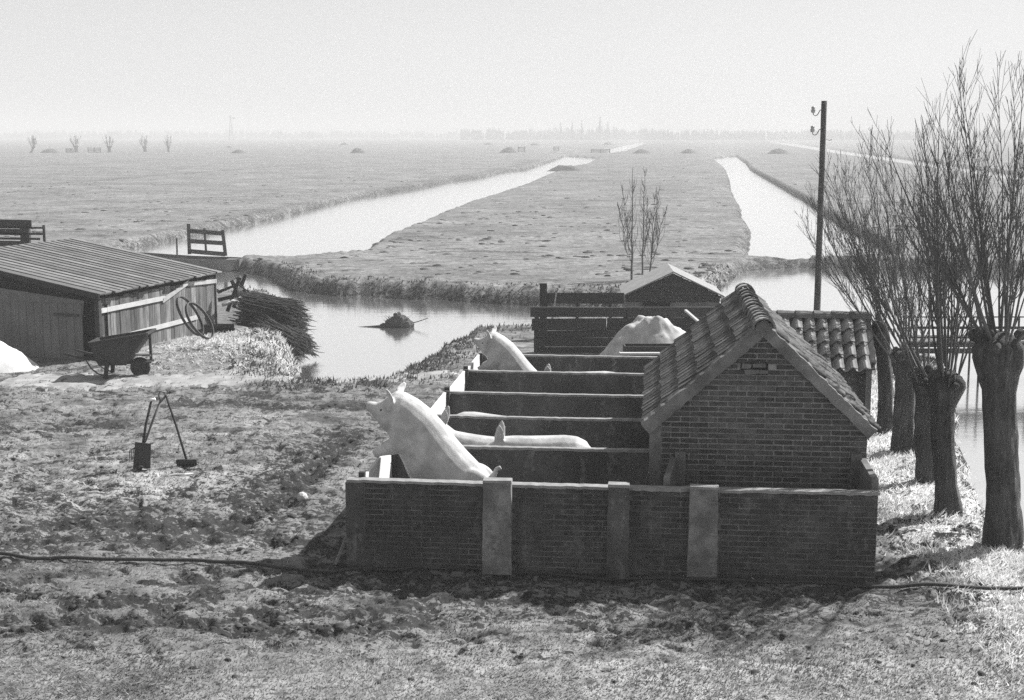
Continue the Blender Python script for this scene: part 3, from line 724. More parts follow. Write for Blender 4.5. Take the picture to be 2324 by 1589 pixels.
# coping: cement skim with a soft, uneven upper edge
def skim(ln, y0, y1, z, th, seed, n=60, bow=0.0):
    rr = random.Random(seed); mb = MB(); vs = []; fs = []
    for i in range(n + 1):
        s = ln * i / n; j = rr.uniform(-.006, .006); k = rr.uniform(-.005, .005); bz = -bow * math.sin(math.pi * i / n)
        vs += [(s, y0 + k, z - th + j + bz), (s, y0 + .012 + k, z + j * .6 + bz), (s, y1 - .012, z + j * .4 + bz), (s, y1, z - th + bz)]
    for i in range(n):
        for q_ in range(4): fs.append((i * 4 + q_, i * 4 + (q_ + 1) % 4, i * 4 + 4 + (q_ + 1) % 4, i * 4 + 4 + q_))
    fs += [(0, 1, 2, 3), (n * 4 + 3, n * 4 + 2, n * 4 + 1, n * 4)]
    return mb.add(vs, fs)
skim(s_end + 0.02, -0.012, 0.145, FW_H, 0.028, 4, 90, 0.012).build('coping', M['coping'], fw)
random.seed(3)
for a, b, zt, mt in bx:
    mb = MB(); n = 10; rr = random.Random(int(a * 100)); vs = []; fs = []
    for i in range(n + 1):
        z = zt * i / n; fl = 0.018 * (1 - i / n)
        vs += [(a - fl + rr.uniform(-.005, .005), 0.003, z), (a - fl + rr.uniform(-.006, .006), -.13 + rr.uniform(-.005, .005), z), (b + fl * .3 + rr.uniform(-.006, .006), -.13 + rr.uniform(-.005, .005), z), (b + rr.uniform(-.005, .005), 0.003, z)]
    for i in range(n):
        for q_ in range(4): fs.append((i * 4 + q_, i * 4 + (q_ + 1) % 4, i * 4 + 4 + (q_ + 1) % 4, i * 4 + 4 + q_))
    fs += [(0, 1, 2, 3), (n * 4 + 3, n * 4 + 2, n * 4 + 1, n * 4)]
    o = mb.add(vs, fs).build('buttress', M['concrete'] if mt == 'concrete' else M['render_dark'], fw)
    MB().box(((a + b) / 2, -.064, zt + .013), (b - a + .008, .135, .03), jit=.004).build('cap', M['coping'], o)
    if mt != 'concrete': o['label'] = 'narrow dark brick buttress'

# partitions between the pens
PD = [1.82, 3.66, 5.42, 7.34, 9.08]
LAB = ['soiled cement partition just behind the large rearing pig', 'second cement partition back, behind the lying white pig backs',
       'third cement partition back, level with the roof eave', 'fourth cement partition back, in front of the far rearing pig', 'farthest cement partition, nearest the sand heap']
sl = [0.20, 0.30, 0.36, 0.36, 0.36]
for i, d in enumerate(PD):
    s1 = g_l - 0.02 if d < HD + HLEN - .2 else 4.5
    t = at_sty('pen_partition', LAB[i], 'partition wall', sl[i], d, 'partition walls of the pig pens')
    ln = s1 - sl[i]
    MB().box((ln / 2, 0.05, 0.48), (ln, 0.1, 0.96)).build('wall', M['render_dark'], t)
    skim(ln + .01, -.004, .106, 1.0, .03, 20 + i, 50, 0.008).build('coping', M['coping'], t)
# wing slabs at the two house corners
for lab, a, b, sgn in (('short sloping cement slab at the left corner of the brick gable', (1529, 1036), (1513, 1084), -1), ('short sloping cement slab with splintered edge at the right corner of the brick gable', (1958, 1040), (1987, 1088), 1)):
    s0, z0 = LD(*a, HD - .03); s1_, z1_ = LD(*b, 0.16)
    t = at_sty('wing_slab', lab, 'slab', s0, HD)
    p0 = Vector((0, -.03, 0)); p1 = Vector((s1_ - s0, 0.16 - HD, 0))
    w = Vector((0.035, 0, 0))
    MB().hexa([p0 - w, p1 - w, p1 + w, p0 + w, p0 - w + Vector((0, 0, z0)), p1 - w + Vector((0, 0, z1_)), p1 + w + Vector((0, 0, z1_)), p0 + w + Vector((0, 0, z0))]).build('slab', M['render'], t)
    MB().box((0.075 * (-sgn), -.045, z0 / 2 + .03), (.12, .08, z0 + .06)).build('post', M['render'] if sgn < 0 else M['render_dark'], t)
# gates on the left side of the pens
d_prev = 0.16
gl = ['pale boarded gate under the forefeet of the large rearing pig', 'pale boarded gate of the second pen, hidden behind the large pig', 'pale boarded gate of the third pen, beside the dark posts',
      'pale boarded gate of the fourth pen, ending at its sunlit post', 'pale boarded gate under the far rearing pig']
for i, d in enumerate(PD):
    s_ = [0.16, 0.24, 0.30, 0.32, 0.34][i]
    t = at_sty('pen_gate', gl[i], 'gate', s_, d_prev, 'board gates of the pig pens')
    ln = d - d_prev - 0.06; hts = [0.12, 0.345, 0.57, 0.795]
    for h in hts:
        MB().box((0, 0.03 + ln / 2, h + 0.105), (0.035, ln, 0.208), jit=.003).build('board', M['whitewash'], t)
    for yy in (0.10, ln - 0.02): MB().box((-0.035, yy, .5), (.03, .07, .94)).build('batten', M['wood_dark'], t)
    MB().box((-0.02, 0.02, .525), (.07, .07, 1.05)).build('post', M['wood_dark'], t)
    MB().box((0.03, ln + 0.02, .51), (.07, .06, 1.02)).build('post', M['wood_dark'], t)
    d_prev = d + 0.12

# plank and rubble leaning on the left end of the wall
a = G(760, 1283); b = (L(-0.03, 0.25)[0], L(-0.03, 0.25)[1], 0.36)
t = thing('leaning_plank', 'short grey plank leaning against the left end of the front wall', 'plank', (a[0], a[1], 0))
MB().bar((0, 0, .0), (b[0] - a[0], b[1] - a[1], b[2]), .13, .03, (0, .5, 1)).build('plank', M['wood_grey'], t)

# ------------------------------------------------------------------ little tiled hut behind, on the right
HT = 21.7
hx1 = AY(1984, 800, HT)[0]; hx0 = hx1 - 1.75
hut = thing('tiled_hut', 'small brick hut with a few large wavy pantiles behind the pigsty roof', 'hut', ((hx0 + hx1) / 2, HT, 0), -YAW)
hh = 0.84; ez = 1.24; rz_ = 1.86; rd = 0.72
hc = MB().box((0, .5, ez / 2), (2 * hh - .02, .98, ez)).build('wall', M['mortar_dark'], hut)
MB().prism([(0, ez), (rd, rz_ - .05), (1.44, ez)], 'x', -hh + .01, hh - .01).build('gable', M['brick'], hut)
random.seed(31)
for s, z, w in lay(-hh, hh, 0.0, ez - .03, lambda z: (-hh, hh), 0.06, 0.21): inst('brick', random.choice(BR_CLEAN), hc, (s, random.uniform(-.003, .003), z), (0, 0, 0), (w / .2, 1, .98))
u = Vector((0, -rd - .1, -(rz_ - ez + .08))); ln = u.length; u.normalize(); across = Vector((-1, 0, 0)); nrm = across.cross(u)
hr = MB().bar(Vector((0, rd, rz_)) , Vector((0, rd, rz_)) + u * ln, 2 * hh + .06, .03, (0, -1, 1)).build('roof', M['wood_dark'], hut)
big = [pantile('roof_tile', M['tile_pale'], 0.225, 0.34, .02, .045, seed=40 + i) for i in range(4)]
tile_slope(hr, Vector((hh - 0.08, rd, rz_ + .0)), u, nrm, across, 2 * hh - .12, ln + .03, 4, big, 0.2, .006, 0.0, 0.14)
b2 = Vector((0, rd + .1, -(rz_ - ez + .08))).normalized(); MB().bar(Vector((0, rd, rz_)), Vector((0, rd, rz_)) + b2 * ln, 2 * hh + .06, .05, (0, 1, 1)).build('back_slope', M['tile'], hut)
for k in range(6): inst('ridge_tile', rt[k % 4], hr, (-hh + .12 + k * 0.29, rd, rz_ + .02), (0, 0, math.pi / 2 + random.uniform(-.06, .06)), (0.8, 1.0, .9))
MB().box((hh + .0, rd * .5, ez + .33), (.09, 1.0, .06), Matrix.Rotation(0.71, 3, 'X')).build('verge', M['render_dark'], hut)
MB().box((hh - .06, -.04, .6), (.09, .04, 1.15)).build('door_post', M['wood_grey'], hut)
MB().box((hh - .16, -.035, .55), (.12, .03, 1.0)).build('door', M['wood_dark'], hut)

# ------------------------------------------------------------------ plank fence, rails and low shed behind the pens
FY = 30.6
x0 = AY(1204, 750, FY)[0]; x1 = AY(1660, 750, FY)[0]
pf_ = thing('plank_fence', 'dark tarred plank fence behind the sand heap', 'fence', (x0, FY, 0))
random.seed(44)
for (ya, yb, xa, xb) in ((697, 719, 1204, 1660), (722.5, 750, 1207, 1660), (750.6, 766, 1212, 1660), (766.6, 787, 1212, 1660), (787.6, 806, 1212, 1660)):
    za = AY(1300, ya, FY)[2]; zb = AY(1300, yb, FY)[2]
    for k, (p, q_) in enumerate(((AY(xa, 700, FY)[0], (x0 + x1) / 2 + random.uniform(-.6, .6)), (None, x1))):
        if p is None: p = prev + .012
        prev = q_
        MB().box(((p + q_) / 2 - x0, random.uniform(-.006, .006), (za + zb) / 2), (q_ - p, .045, za - zb), Matrix.Rotation(random.uniform(-.005, .005), 3, 'Y'), jit=.006).build('plank', M['wood_dark'], pf_)
for xx in (1218, 1232, 1420, 1560, 1650): MB().box((AY(xx, 750, FY)[0] - x0, .06, .47), (.10, .07, 1.0)).build('post', M['wood_dark'], pf_)
RY = 33.0
rx0 = AY(1233, 680, RY)[0]
rf = thing('rail_fence', 'single dark rail on posts between the plank fence and the water', 'fence', (rx0, RY, 0))
za, zb = AY(1300, 665, RY)[2], AY(1300, 689, RY)[2]; rx1 = AY(1412, 680, RY)[0]
MB().box(((rx1 - rx0) / 2 + .05, 0, (za + zb) / 2), (rx1 - rx0, .04, za - zb), jit=.01).build('rail', M['wood_dark'], rf)
zt = AY(1233, 643, RY)[2]; MB().box((0, .0, zt / 2), (.17, .15, zt)).build('post', M['wood_dark'], rf)
for xx in (1310, 1385): MB().box((AY(xx, 680, RY)[0] - rx0, .05, .4), (.07, .06, .85)).build('post', M['wood_dark'], rf)
MB().bar((.18, -.05, .2), (.30, 0, za), .06, .03).build('brace', M['wood_pale'], rf)

SY = 35.5; syaw = R(2.5)
apx = AY(1523, 621, SY); lef = AY(1420, 672, SY); rig = AY(1634, 672, SY); cxs = (lef[0] + rig[0]) / 2
sh = thing('low_shed', 'low dark boarded shed with pale shallow gable roof beyond the plank fence', 'shed', (cxs, SY, 0), -syaw)
hwid = (rig[0] - lef[0]) / 2; ez2 = lef[2]; az2 = apx[2]; SL = 2.2
z_op = AY(1490, 697, SY)[2]
shw = MB()
shw.prism([(-hwid, ez2 - .15), (hwid, ez2 - .15), (hwid, ez2), (0, az2), (-hwid, ez2)], 'y', .03, .08)
for sg in (-1, 1): shw.box((sg * (hwid - .04), SL / 2 + .1, ez2 / 2), (.06, SL - .1, ez2 - .02))
shw.box((0, SL - .03, ez2 / 2 + .1), (2 * hwid - .2, .05, ez2 + .1))
shwo = shw.build('wall', M['wood_dark'], sh)
nb = 9
for k in range(nb):                                 # weatherboards of the gable
    z = ez2 - .14 + (az2 - ez2 + .14) * k / nb; h_ = (az2 - ez2 + .14) / nb
    lim = hwid if z + h_ < ez2 else hwid * (1 - (z + h_ * .6 - ez2) / (az2 - ez2))
    if lim > .08: MB().box((0, .016 + .004 * (k % 2), z + h_ / 2), (2 * lim - .01, .022, h_ - .01), Matrix.Rotation(-.06, 3, 'X')).build('board', M['wood_dark'], shwo)
for a_, b_ in ((-hwid, -0.78), (-.06, hwid)): MB().box(((a_ + b_) / 2, .06, (ez2 - .16) / 2), (b_ - a_, .1, ez2 - .17)).build('base_wall', M['render'], sh)
MB().box((-.42, 0.10, (ez2 - .16) / 2), (.72, .02, ez2 - .17)).build('opening', M['void'], sh)  # solid near-black panel painting the shade of the opening
for sg in (-1, 1):
    ang = math.atan2(az2 - ez2, hwid); c = Vector((0, 0, az2 + .03)); e = Vector((sg * (hwid + .10), 0, ez2 + .03 - .1 * math.tan(ang)))
    MB().hexa([c + Vector((0, -.10, 0)), e + Vector((0, -.10, 0)), e + Vector((0, SL, 0)), c + Vector((0, SL, 0)), c + Vector((0, -.10, .035)), e + Vector((0, -.10, .035)), e + Vector((0, SL, .035)), c + Vector((0, SL, .035))]).build('roof', M['shed_roof'], sh)
MB().box((hwid + .06, .02, ez2 - .16), (.08, .10, .36)).build('corner_board', M['white'], sh)

# sand heap, trough, plank
def heap(name, label, cat, c, rx, ry, h, mat, seed, n=28, m=12, rough=.12, flat=0.35, kind=None, lift=0.0, smooth=True):
    t = tag(link(bpy.data.objects.new(name, None)), label, cat) if False else None
    vs = []; fs = []
    for j in range(m + 1):
        r = j / m
        for i in range(n):
            a = 2 * math.pi * i / n
            nn = float(fbm(np.array([3 * r * math.cos(a) + seed * 7.1]), np.array([3 * r * math.sin(a) + seed * 3.3]), seed, 4)[0]) - .5
            rr = r * (1 + rough * 1.2 * nn)
            nn += .16 * (float(fbm(np.array([11 * r * math.cos(a)]), np.array([11 * r * math.sin(a)]), seed + 9, 3)[0]) - .5)
            prof = (1 - r ** 1.6) if r > flat else (1 - flat ** 1.6) + .05 * (1 - r / flat)
            vs.append((rx * rr * math.cos(a), ry * rr * math.sin(a), max(-.12, h * prof * (1 + rough * 3 * nn) - .1 * r)))
    for j in range(m):
        for i in range(n): fs.append((j * n + i, (j + 1) * n + i, (j + 1) * n + (i + 1) % n, j * n + (i + 1) % n))
    o = MB().add(vs, fs).build(name, mat, None, smooth)
    o.location = (c[0], c[1], lift); return tag(o, label, cat)
c = AY(1480, 800, 28.9)
heap('sand_heap', 'pale sand heap with a crumbled flat top in front of the plank fence', 'sand heap', c, 1.35, 0.95, 1.12, M['sand'], 3, 72, 36, .13, .24)
tc = AY(1500, 800, 26.6); t = thing('feed_trough', 'dark wooden trough with pale rim in front of the sand heap', 'trough', (tc[0], 26.6, 0))
zt_, zb_ = AY(1450, 786, 26.6)[2], AY(1450, 798, 26.6)[2]
xa, xb = AY(1417, 790, 26.6)[0] - tc[0], 0.7
mb = MB(); mb.box(((xa + xb) / 2, 0, zt_ - .16), (xb - xa, .03, .32)); mb.box(((xa + xb) / 2, .35, zt_ - .16), (xb - xa, .03, .32)); mb.box((xa + .015, .175, zt_ - .16), (.03, .35, .32)); mb.box((xb - .015, .175, zt_ - .16), (.03, .35, .32)); mb.box(((xa + xb) / 2, .175, zt_ - .3), (xb - xa - .06, .32, .03))
mb.build('box', M['wood_dark'], t); MB().box(((xa + xb) / 2 - .05, -.1, zb_ - .02), (xb - xa + .1, .18, .04)).build('rim_board', M['wood_pale'], t)
MB().box(((xa + xb) / 2, -.08, zb_ / 2 - .02), (xb - xa, .14, zb_ - .04)).build('stand', M['wood_dark'], t)
a = AY(1556, 705, 30.3); b = AY(1600, 733, 29.6); t = thing('leaning_batten', 'pale batten leaning on the plank fence above the sand heap', 'batten', (a[0], 30.3, 0))
MB().bar((0, 0.05, a[2]), (b[0] - a[0] + .3, b[1] - 30.3, b[2] - .35), .07, .04).build('batten', M['wood_pale'], t)

# ------------------------------------------------------------------ barn on the left
E_n = np.array(AY(228, 668, 1)[:2]); bn = G(228, 668, 1.45); bf = G(498, 618, 1.45)
dvec = Vector((bf[0] - bn[0], bf[1] - bn[1], 0)); BL = dvec.length; dvec.normalize()
bang = math.atan2(dvec.x, dvec.y)                  # turned from straight ahead
barn = thing('old_barn', 'low weathered timber barn with boarded roof at the left edge', 'barn', (bn[0], bn[1], 0), -bang)
# local: x to the right of the eave, y along the eave away from us; the roof rises towards -x
RW, EZ, RZ = 4.1, 1.45, 2.16
def rz_at(x): return EZ + (RZ - EZ) * (-x / RW)
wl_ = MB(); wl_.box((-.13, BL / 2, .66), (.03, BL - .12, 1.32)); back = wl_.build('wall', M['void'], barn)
random.seed(61)
y = 0.06; k = 0
while y < BL - .08:
    w = random.choice((.13, .16, .19, .22)); w = min(w, BL - .06 - y); top = EZ - .10 - random.uniform(0, .05)
    MB().box((-.10 + random.uniform(-.008, .008), y + w / 2, top / 2 - .05), (.022, w - .008, top + .1), Matrix.Rotation(random.uniform(-.012, .012), 3, 'X'), jit=.003).build('board', M['wood_vert'], back)
    y += w
yk = BL * .52
for (ya, za, yb, zb) in ((.02, 1.08, yk, 1.08), (yk - .1, 1.02, yk + 1.05, 1.34), (yk + 1.0, 1.30, BL - .05, 1.24), (.02, .42, BL * .80, .46)):
    MB().bar((-.065, ya, za), (-.065, yb, zb), .03, .10).build('rail', M['wood_pale'], barn)
# gable end towards us: door panel in shade, dark opening beside it, far end and left side closed
MB().prism([(-4.05, 0), (-.75, 0), (-.60, rz_at(-.6) - .03), (-4.05, rz_at(-4.05) - .04)], 'y', .08, .12).build('end_wall', M['void'], barn)  # near-black panel paints the deep shade under the roof and in the opening
door = MB().prism([(-2.9, -.02), (-.62, -.02), (-.42, rz_at(-.5) - .24), (-2.9, rz_at(-2.9) - .42)], 'y', .0, .02).build('door', M['wood_door'], barn)
for k in range(12):
    xx = -2.86 + k * .2
    MB().box((xx + .09, -.008, .62), (.19, .02, 1.2 if k else 1.2), jit=.002).build('board', M['wood_door'], door)
MB().box((-.85, -.03, .98), (.62, .03, .055)).build('hinge', M['iron'], door)
MB().box((-.10, .03, .66), (.11, .10, 1.32)).build('corner_post', M['wood_dark'], barn)
MB().box((-.02, .05, .30), (.05, .05, .5)).build('stake', M['wood_grey'], barn)
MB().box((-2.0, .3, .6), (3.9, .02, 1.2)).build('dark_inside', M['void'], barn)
MB().box((-2.1, BL - .1, .72), (4.1, .03, 1.44)).build('back_wall', M['wood_dark'], barn)
# roof of long boards with cover strips, ragged at the eave
rs = MB(); rs.hexa([(.02, -.10, rz_at(0) - .03), (.02, BL + .05, rz_at(0) - .03), (-RW, BL + .05, RZ - .03), (-RW, -.10, RZ - .03), (.02, -.10, rz_at(0)), (.02, BL + .05, rz_at(0)), (-RW, BL + .05, RZ), (-RW, -.10, RZ)])
broof = rs.build('roof', M['wood_dark'], barn)
random.seed(71); nbd = 20; bw_ = (BL + .17) / nbd; sl_ang = math.atan2(RZ - EZ, RW)
for k in range(nbd):
    yy = -.10 + (k + .5) * bw_; e = .05 + random.uniform(-.03, .05); zt2 = .022 + random.uniform(0, .006)
    MB().hexa([(e, yy - bw_ * .46, rz_at(e)), (e, yy + bw_ * .46, rz_at(e)), (-RW - .05, yy + bw_ * .46, rz_at(-RW - .05)), (-RW - .05, yy - bw_ * .46, rz_at(-RW - .05)),
               (e, yy - bw_ * .46, rz_at(e) + zt2), (e, yy + bw_ * .46, rz_at(e) + zt2), (-RW - .05, yy + bw_ * .46, rz_at(-RW - .05) + zt2), (-RW - .05, yy - bw_ * .46, rz_at(-RW - .05) + zt2)]).build('board', M['roofing'], broof)
    if k: MB().hexa([(e, yy - bw_ * .5 - .022, rz_at(e) + .015), (e, yy - bw_ * .5 + .022, rz_at(e) + .015), (-RW, yy - bw_ * .5 + .022, RZ + .015), (-RW, yy - bw_ * .5 - .022, RZ + .015),
               (e, yy - bw_ * .5 - .016, rz_at(e) + .038), (e, yy - bw_ * .5 + .016, rz_at(e) + .038), (-RW, yy - bw_ * .5 + .016, RZ + .038), (-RW, yy - bw_ * .5 - .016, RZ + .038)]).build('cover_strip', M['strip'], broof)
MB().hexa([(.04, -.125, EZ - .10), (.04, -.10, EZ - .10), (-RW, -.10, RZ - .10), (-RW, -.125, RZ - .10), (.04, -.125, EZ + .02), (.04, -.10, EZ + .02), (-RW, -.10, RZ + .02), (-RW, -.125, RZ + .02)]).build('bargeboard', M['wood_dark'], barn)
# far slope of the roof, falling away on the other side
MB().hexa([(-RW, -.10, RZ - .02), (-RW, BL + .05, RZ - .02), (-2 * RW, BL + .05, EZ), (-2 * RW, -.10, EZ), (-RW, -.10, RZ + .02), (-RW, BL + .05, RZ + .02), (-2 * RW, BL + .05, EZ + .03), (-2 * RW, -.10, EZ + .03)]).build('far_slope', M['roofing'], barn)
c = G(-45, 842); heap('white_heap', 'bright white heap at the left edge beside the barn door', 'heap', (c[0], c[1] + .3), 1.2, .85, .66, M['lime'], 8, 48, 20, .10, .12)

# ------------------------------------------------------------------ pigs
def loft(mb, rings, n=16, cap=True):
    """rings: (centre, half axis A, half axis B)"""
    vs = []; fs = []
    for c, A, B in rings:
        for k in range(n):
            a = 2 * math.pi * k / n; vs.append(Vector(c) + Vector(A) * math.cos(a) + Vector(B) * math.sin(a))
    m = len(rings)
    for i in range(m - 1):
        for k in range(n): fs.append((i * n + k, i * n + (k + 1) % n, (i + 1) * n + (k + 1) % n, (i + 1) * n + k))
    if cap:
        for base, c, rev in ((0, rings[0][0], True), ((m - 1) * n, rings[-1][0], False)):
            ci = len(vs); vs.append(Vector(c))
            for k in range(n):
                t = (base + k, base + (k + 1) % n, ci); fs.append(t[::-1] if rev else t)
    return mb.add(vs, fs)
def ear(mb, base, tip, side, w, th=0.022):
    """leaf-shaped ear from base to tip; side = direction of its breadth"""
    base, tip, side = Vector(base), Vector(tip), Vector(side).normalized(); ax = tip - base
    nrm = ax.normalized().cross(side).normalized(); rings = []
    for t, k in ((-0.12, .6), (0.0, .8), (.2, 1.0), (.45, 1.05), (.7, .85), (.88, .5), (1.0, .15)):
        rings.append((base + ax * t + nrm * (.02 * math.sin(t * 3)), side * (w * k), nrm * (th * (1.0 - .35 * t))))
    return loft(mb, rings, 10)
def organic(mb, name, mat, parent, voxel=.014, smooth=5):
    """close all the lofts into one continuous skin"""
    me = mb.mesh(name, mat); tmp = link(bpy.data.objects.new('tmp', me))
    md = tmp.modifiers.new('r', 'REMESH'); md.mode = 'VOXEL'; md.voxel_size = voxel
    ms = tmp.modifiers.new('s', 'SMOOTH'); ms.iterations = smooth; ms.factor = .5
    dg = bpy.context.evaluated_depsgraph_get()
    out = bpy.data.meshes.new_from_object(tmp.evaluated_get(dg)); out.name = name
    bpy.data.objects.remove(tmp)
    if not out.materials: out.materials.append(mat)
    out.polygons.foreach_set('use_smooth', [True] * len(out.polygons))
    o = link(bpy.data.objects.new(name, out)); o.parent = parent; return o
# the rearing sow, drawn in side view: (upper outline, under outline, half breadth)
def cz(cx, cy): return LD(756.5 + cx / 3.752, 847.3 + cy / 3.752, 0.95)
SEC = [((296, 238), (300, 322), .052), ((318, 238), (316, 336), .060), ((372, 246), (346, 372), .075), ((428, 224), (388, 425), .098), ((478, 186), (428, 468), .135), ((535, 150), (470, 515), .165),
       ((610, 158), (492, 565), .205), ((720, 218), (535, 645), .235), ((840, 312), (585, 735), .25), ((950, 435), (640, 865), .27), ((1050, 560), (730, 1005), .28), ((1140, 662), (840, 1120), .275),
       ((1230, 755), (980, 1190), .25), ((1310, 840), (1090, 1225), .22), ((1355, 905), (1200, 1200), .16), ((1368, 970), (1290, 1120), .09)]
P0 = cz(700, 600)
def rel(p): q = cz(*p); return Vector((q[0] - P0[0], 0, q[1] - P0[1]))
def rearing(label, loc, k=1.0, head=0.0, ground=True):
    t = thing('pig', label, 'pig', loc, -YAW, 'pigs in the pens'); mb = MB(); rings = []
    for top, bot, w in SEC:
        a, b = rel(top), rel(bot); rings.append(((a + b) / 2 * k, (a - b) / 2 * k, Vector((0, w * k, 0))))
    loft(mb, rings, 20)
    c = rel((292, 280)) * k; e = rel((316, 284)) * k          # flat snout disc
    loft(mb, [(c - Vector((.012, 0, 0)), (0, 0, .050 * k), (0, .055 * k, 0)), (e, (0, 0, .047 * k), (0, .052 * k, 0))], 14)
    for sy in (-1, 1):                                          # front legs, feet up on the gate
        off = Vector((0, sy * .145 * k, 0)); ft = (375, 668) if sy < 0 else (388, 640)
        pts = [rel((640, 520)), rel((590, 570)), rel((520, 608)), rel((455, 628)), rel((405, 646)), rel(ft)]
        mb.tube([p * k + off * (1 + .15 * i / 5) for i, p in enumerate(pts)], [.15 * k, .13 * k, .092 * k, .068 * k, .055 * k, .058 * k], 12)
        hp = rel((1180, 1010)) * k + Vector((0, sy * .12 * k, 0))  # hind legs down to the floor
        fz_ = (0.05 - loc[2])
        loft(mb, [(hp, (.20 * k, 0, 0), (0, .12 * k, 0)), (hp + Vector((-.02, 0, -.20 * k)), (.16 * k, 0, 0), (0, .10 * k, 0)), (Vector((hp.x + .05, hp.y, hp.z * .45 + fz_ * .55)), (.085 * k, 0, 0), (0, .065 * k, 0)),
                  (Vector((hp.x + .0, hp.y, hp.z * .12 + fz_ * .88)), (.055 * k, 0, 0), (0, .05 * k, 0)), (Vector((hp.x - .03, hp.y, fz_)), (.065 * k, 0, 0), (0, .055 * k, 0))], 12)
    ear(mb, (rel((512, 262)) + Vector((0, -.11, 0))) * k, (rel((478, 108)) + Vector((-.01, -.19, 0))) * k, Vector((.5, -.85, .1)), .078 * k)
    ear(mb, (rel((500, 230)) + Vector((0, -.12, 0))) * k, (rel((502, 305)) + Vector((-.01, -.19, 0))) * k, Vector((.35, -.9, .1)), .035 * k)
    ear(mb, (rel((560, 165)) + Vector((0, .10, 0))) * k, (rel((570, 92)) + Vector((0.02, .17, 0))) * k, Vector((.6, .8, 0)), .085 * k)
    for sy in (-1, 1):                                          # shoulder and ham
        for (c_, rx_, ry_, rz_s) in (((640, 500), .20, .10, .24), ((1190, 960), .26, .10, .25)):
            cc_ = rel(c_) * k + Vector((0, sy * .16 * k, 0)); v_, f_ = ico((0, 0, 0), 1.0, 2)
            mb.add([cc_ + Vector((p.x * rx_ * k, p.y * ry_ * k, p.z * rz_s * k)) for p in v_], f_)
    cc_ = rel((470, 400)) * k; v_, f_ = ico((0, 0, 0), 1.0, 2); mb.add([cc_ + Vector((p.x * .11 * k, p.y * .15 * k, p.z * .13 * k)) for p in v_], f_)   # jowl
    tl = [rel(p) * k for p in ((1345, 905), (1374, 855), (1392, 812), (1416, 800), (1428, 822))]
    mb.tube(tl, [.045 * k, .034 * k, .028 * k, .026 * k, .018 * k], 8)
    organic(mb, 'body', M['pig'], t)
    for sy in (-1, 1):
        MB().add(*ico(rel((420, 300)) * k + Vector((0, sy * .098 * k, 0)), .014 * k)).build('eye', M['eye'], t, True)
    nm = MB()
    for sy in (-1, 1): nm.add(*ico(c + Vector((-.016, sy * .022 * k, .006)), .010 * k))
    nm.build('nostrils', M['eye'], t, True)
    return t
def ico(c, r, sub=1):
    bm = bmesh.new(); bmesh.ops.create_icosphere(bm, subdivisions=sub + 1, radius=r)
    vs = [Vector(c) + v.co for v in bm.verts]; fs = [tuple(v.index for v in f.verts) for f in bm.faces]; bm.free(); return vs, fs
X, Y, _ = L(P0[0], 0.95)
rearing('large white pig rearing up with forefeet on the gate, nearest the front wall', (X, Y, P0[1]))
s2, z2 = LD(1128, 822, 8.2); X, Y, _ = L(s2 + .10, 8.2)
rearing('white pig rearing at the far end of the pens, chin over the gate post', (X, Y, z2 - .02), 0.86)
def standing(label, s, d, k=1.0, pitch=0.0, headup=0.0, dz=0.0, yaw=0.0, earlift=0.0, earx=0.0):
    X, Y, _ = L(s, d); t = thing('pig', label, 'pig', (X, Y, dz), -YAW + yaw, 'pigs in the pens'); mb = MB()
    S = [(-.98, .52, .05, .05), (-.93, .53, .06, .06), (-.84, .555, .075, .075), (-.74, .60, .105, .10), (-.64, .645, .14, .13), (-.54, .66, .17, .155), (-.42, .65, .205, .18), (-.26, .625, .24, .21), (-.05, .60, .265, .235),
         (.18, .60, .275, .245), (.38, .62, .265, .24), (.54, .635, .235, .22), (.66, .63, .18, .17), (.73, .61, .09, .09)]
    def P(x, z, y=0):
        if x < -.40: z += headup * (-.40 - x)
        p = Vector((x, y, z)); q = Vector((.5, 0, .35)); r_ = Matrix.Rotation(pitch, 3, 'Y'); return (q + r_ @ (p - q)) * k
    rings = []
    for x, z, hz, hy in S:
        c = P(x, z); u_ = (P(x, z + hz) - P(x, z - hz)) / 2; rings.append((c, u_, Vector((0, hy * k, 0))))
    loft(mb, rings, 18)
    for x0, sy in ((-.34, -1), (-.34, 1), (.50, -1), (.50, 1)):
        p = P(x0, .5); fr = x0 < 0
        pts = [p + Vector((0, sy * .12 * k, 0)), Vector((p.x + (.02 if fr else .06) * k, sy * .135 * k, .26 * k)), Vector((p.x + (0 if fr else .03) * k, sy * .135 * k, .10 * k)), Vector((p.x - .02 * k, sy * .135 * k, .0))]
        mb.tube(pts, [.13 * k, .065 * k, .05 * k, .06 * k], 10)
    for sy in (-1, 1):
        ear(mb, P(-.60 + earx, .76, sy * .09), P(-.58 + earx, .95 + earlift, sy * .16), Vector((.9, sy * .35, 0)), .074 * k)
    mb.tube([P(.72, .72), P(.79, .70), P(.80, .64), P(.77, .62)], [.02 * k, .016 * k, .013 * k, .009 * k], 7)
    organic(mb, 'body', M['pig'], t, .016)
    for sy in (-1, 1): MB().add(*ico(P(-.70, .645, sy * .115), .013 * k)).build('eye', M['eye'], t, True)
    return t
s4, z4 = LD(1345, 1000, 2.55)
standing('white pig low in the second pen, ear up and long back just over the wall', s4 - .74, 2.55, 1.0, 0.0, -.25, .12, 0, .09, .14)
s3, _ = LD(1003, 940, 2.95)
standing('white pig with raised head half hidden behind the large rearing pig', s3 + .48, 2.95, .92, .14, .78, .03, 0, .10)
s5, _ = LD(1356, 838, 8.0)
standing('white pig in the fifth pen, only ear tips and back showing', s5 - .25, 7.95, 0.98, .0, -.02, .060, 0, .03)
s6, _ = LD(1062, 940, 4.3)
standing('white pig in the third pen, just a pale hump above the cement wall', s6 + .42, 4.25, 0.95, -.07, -.5, .11, math.pi)

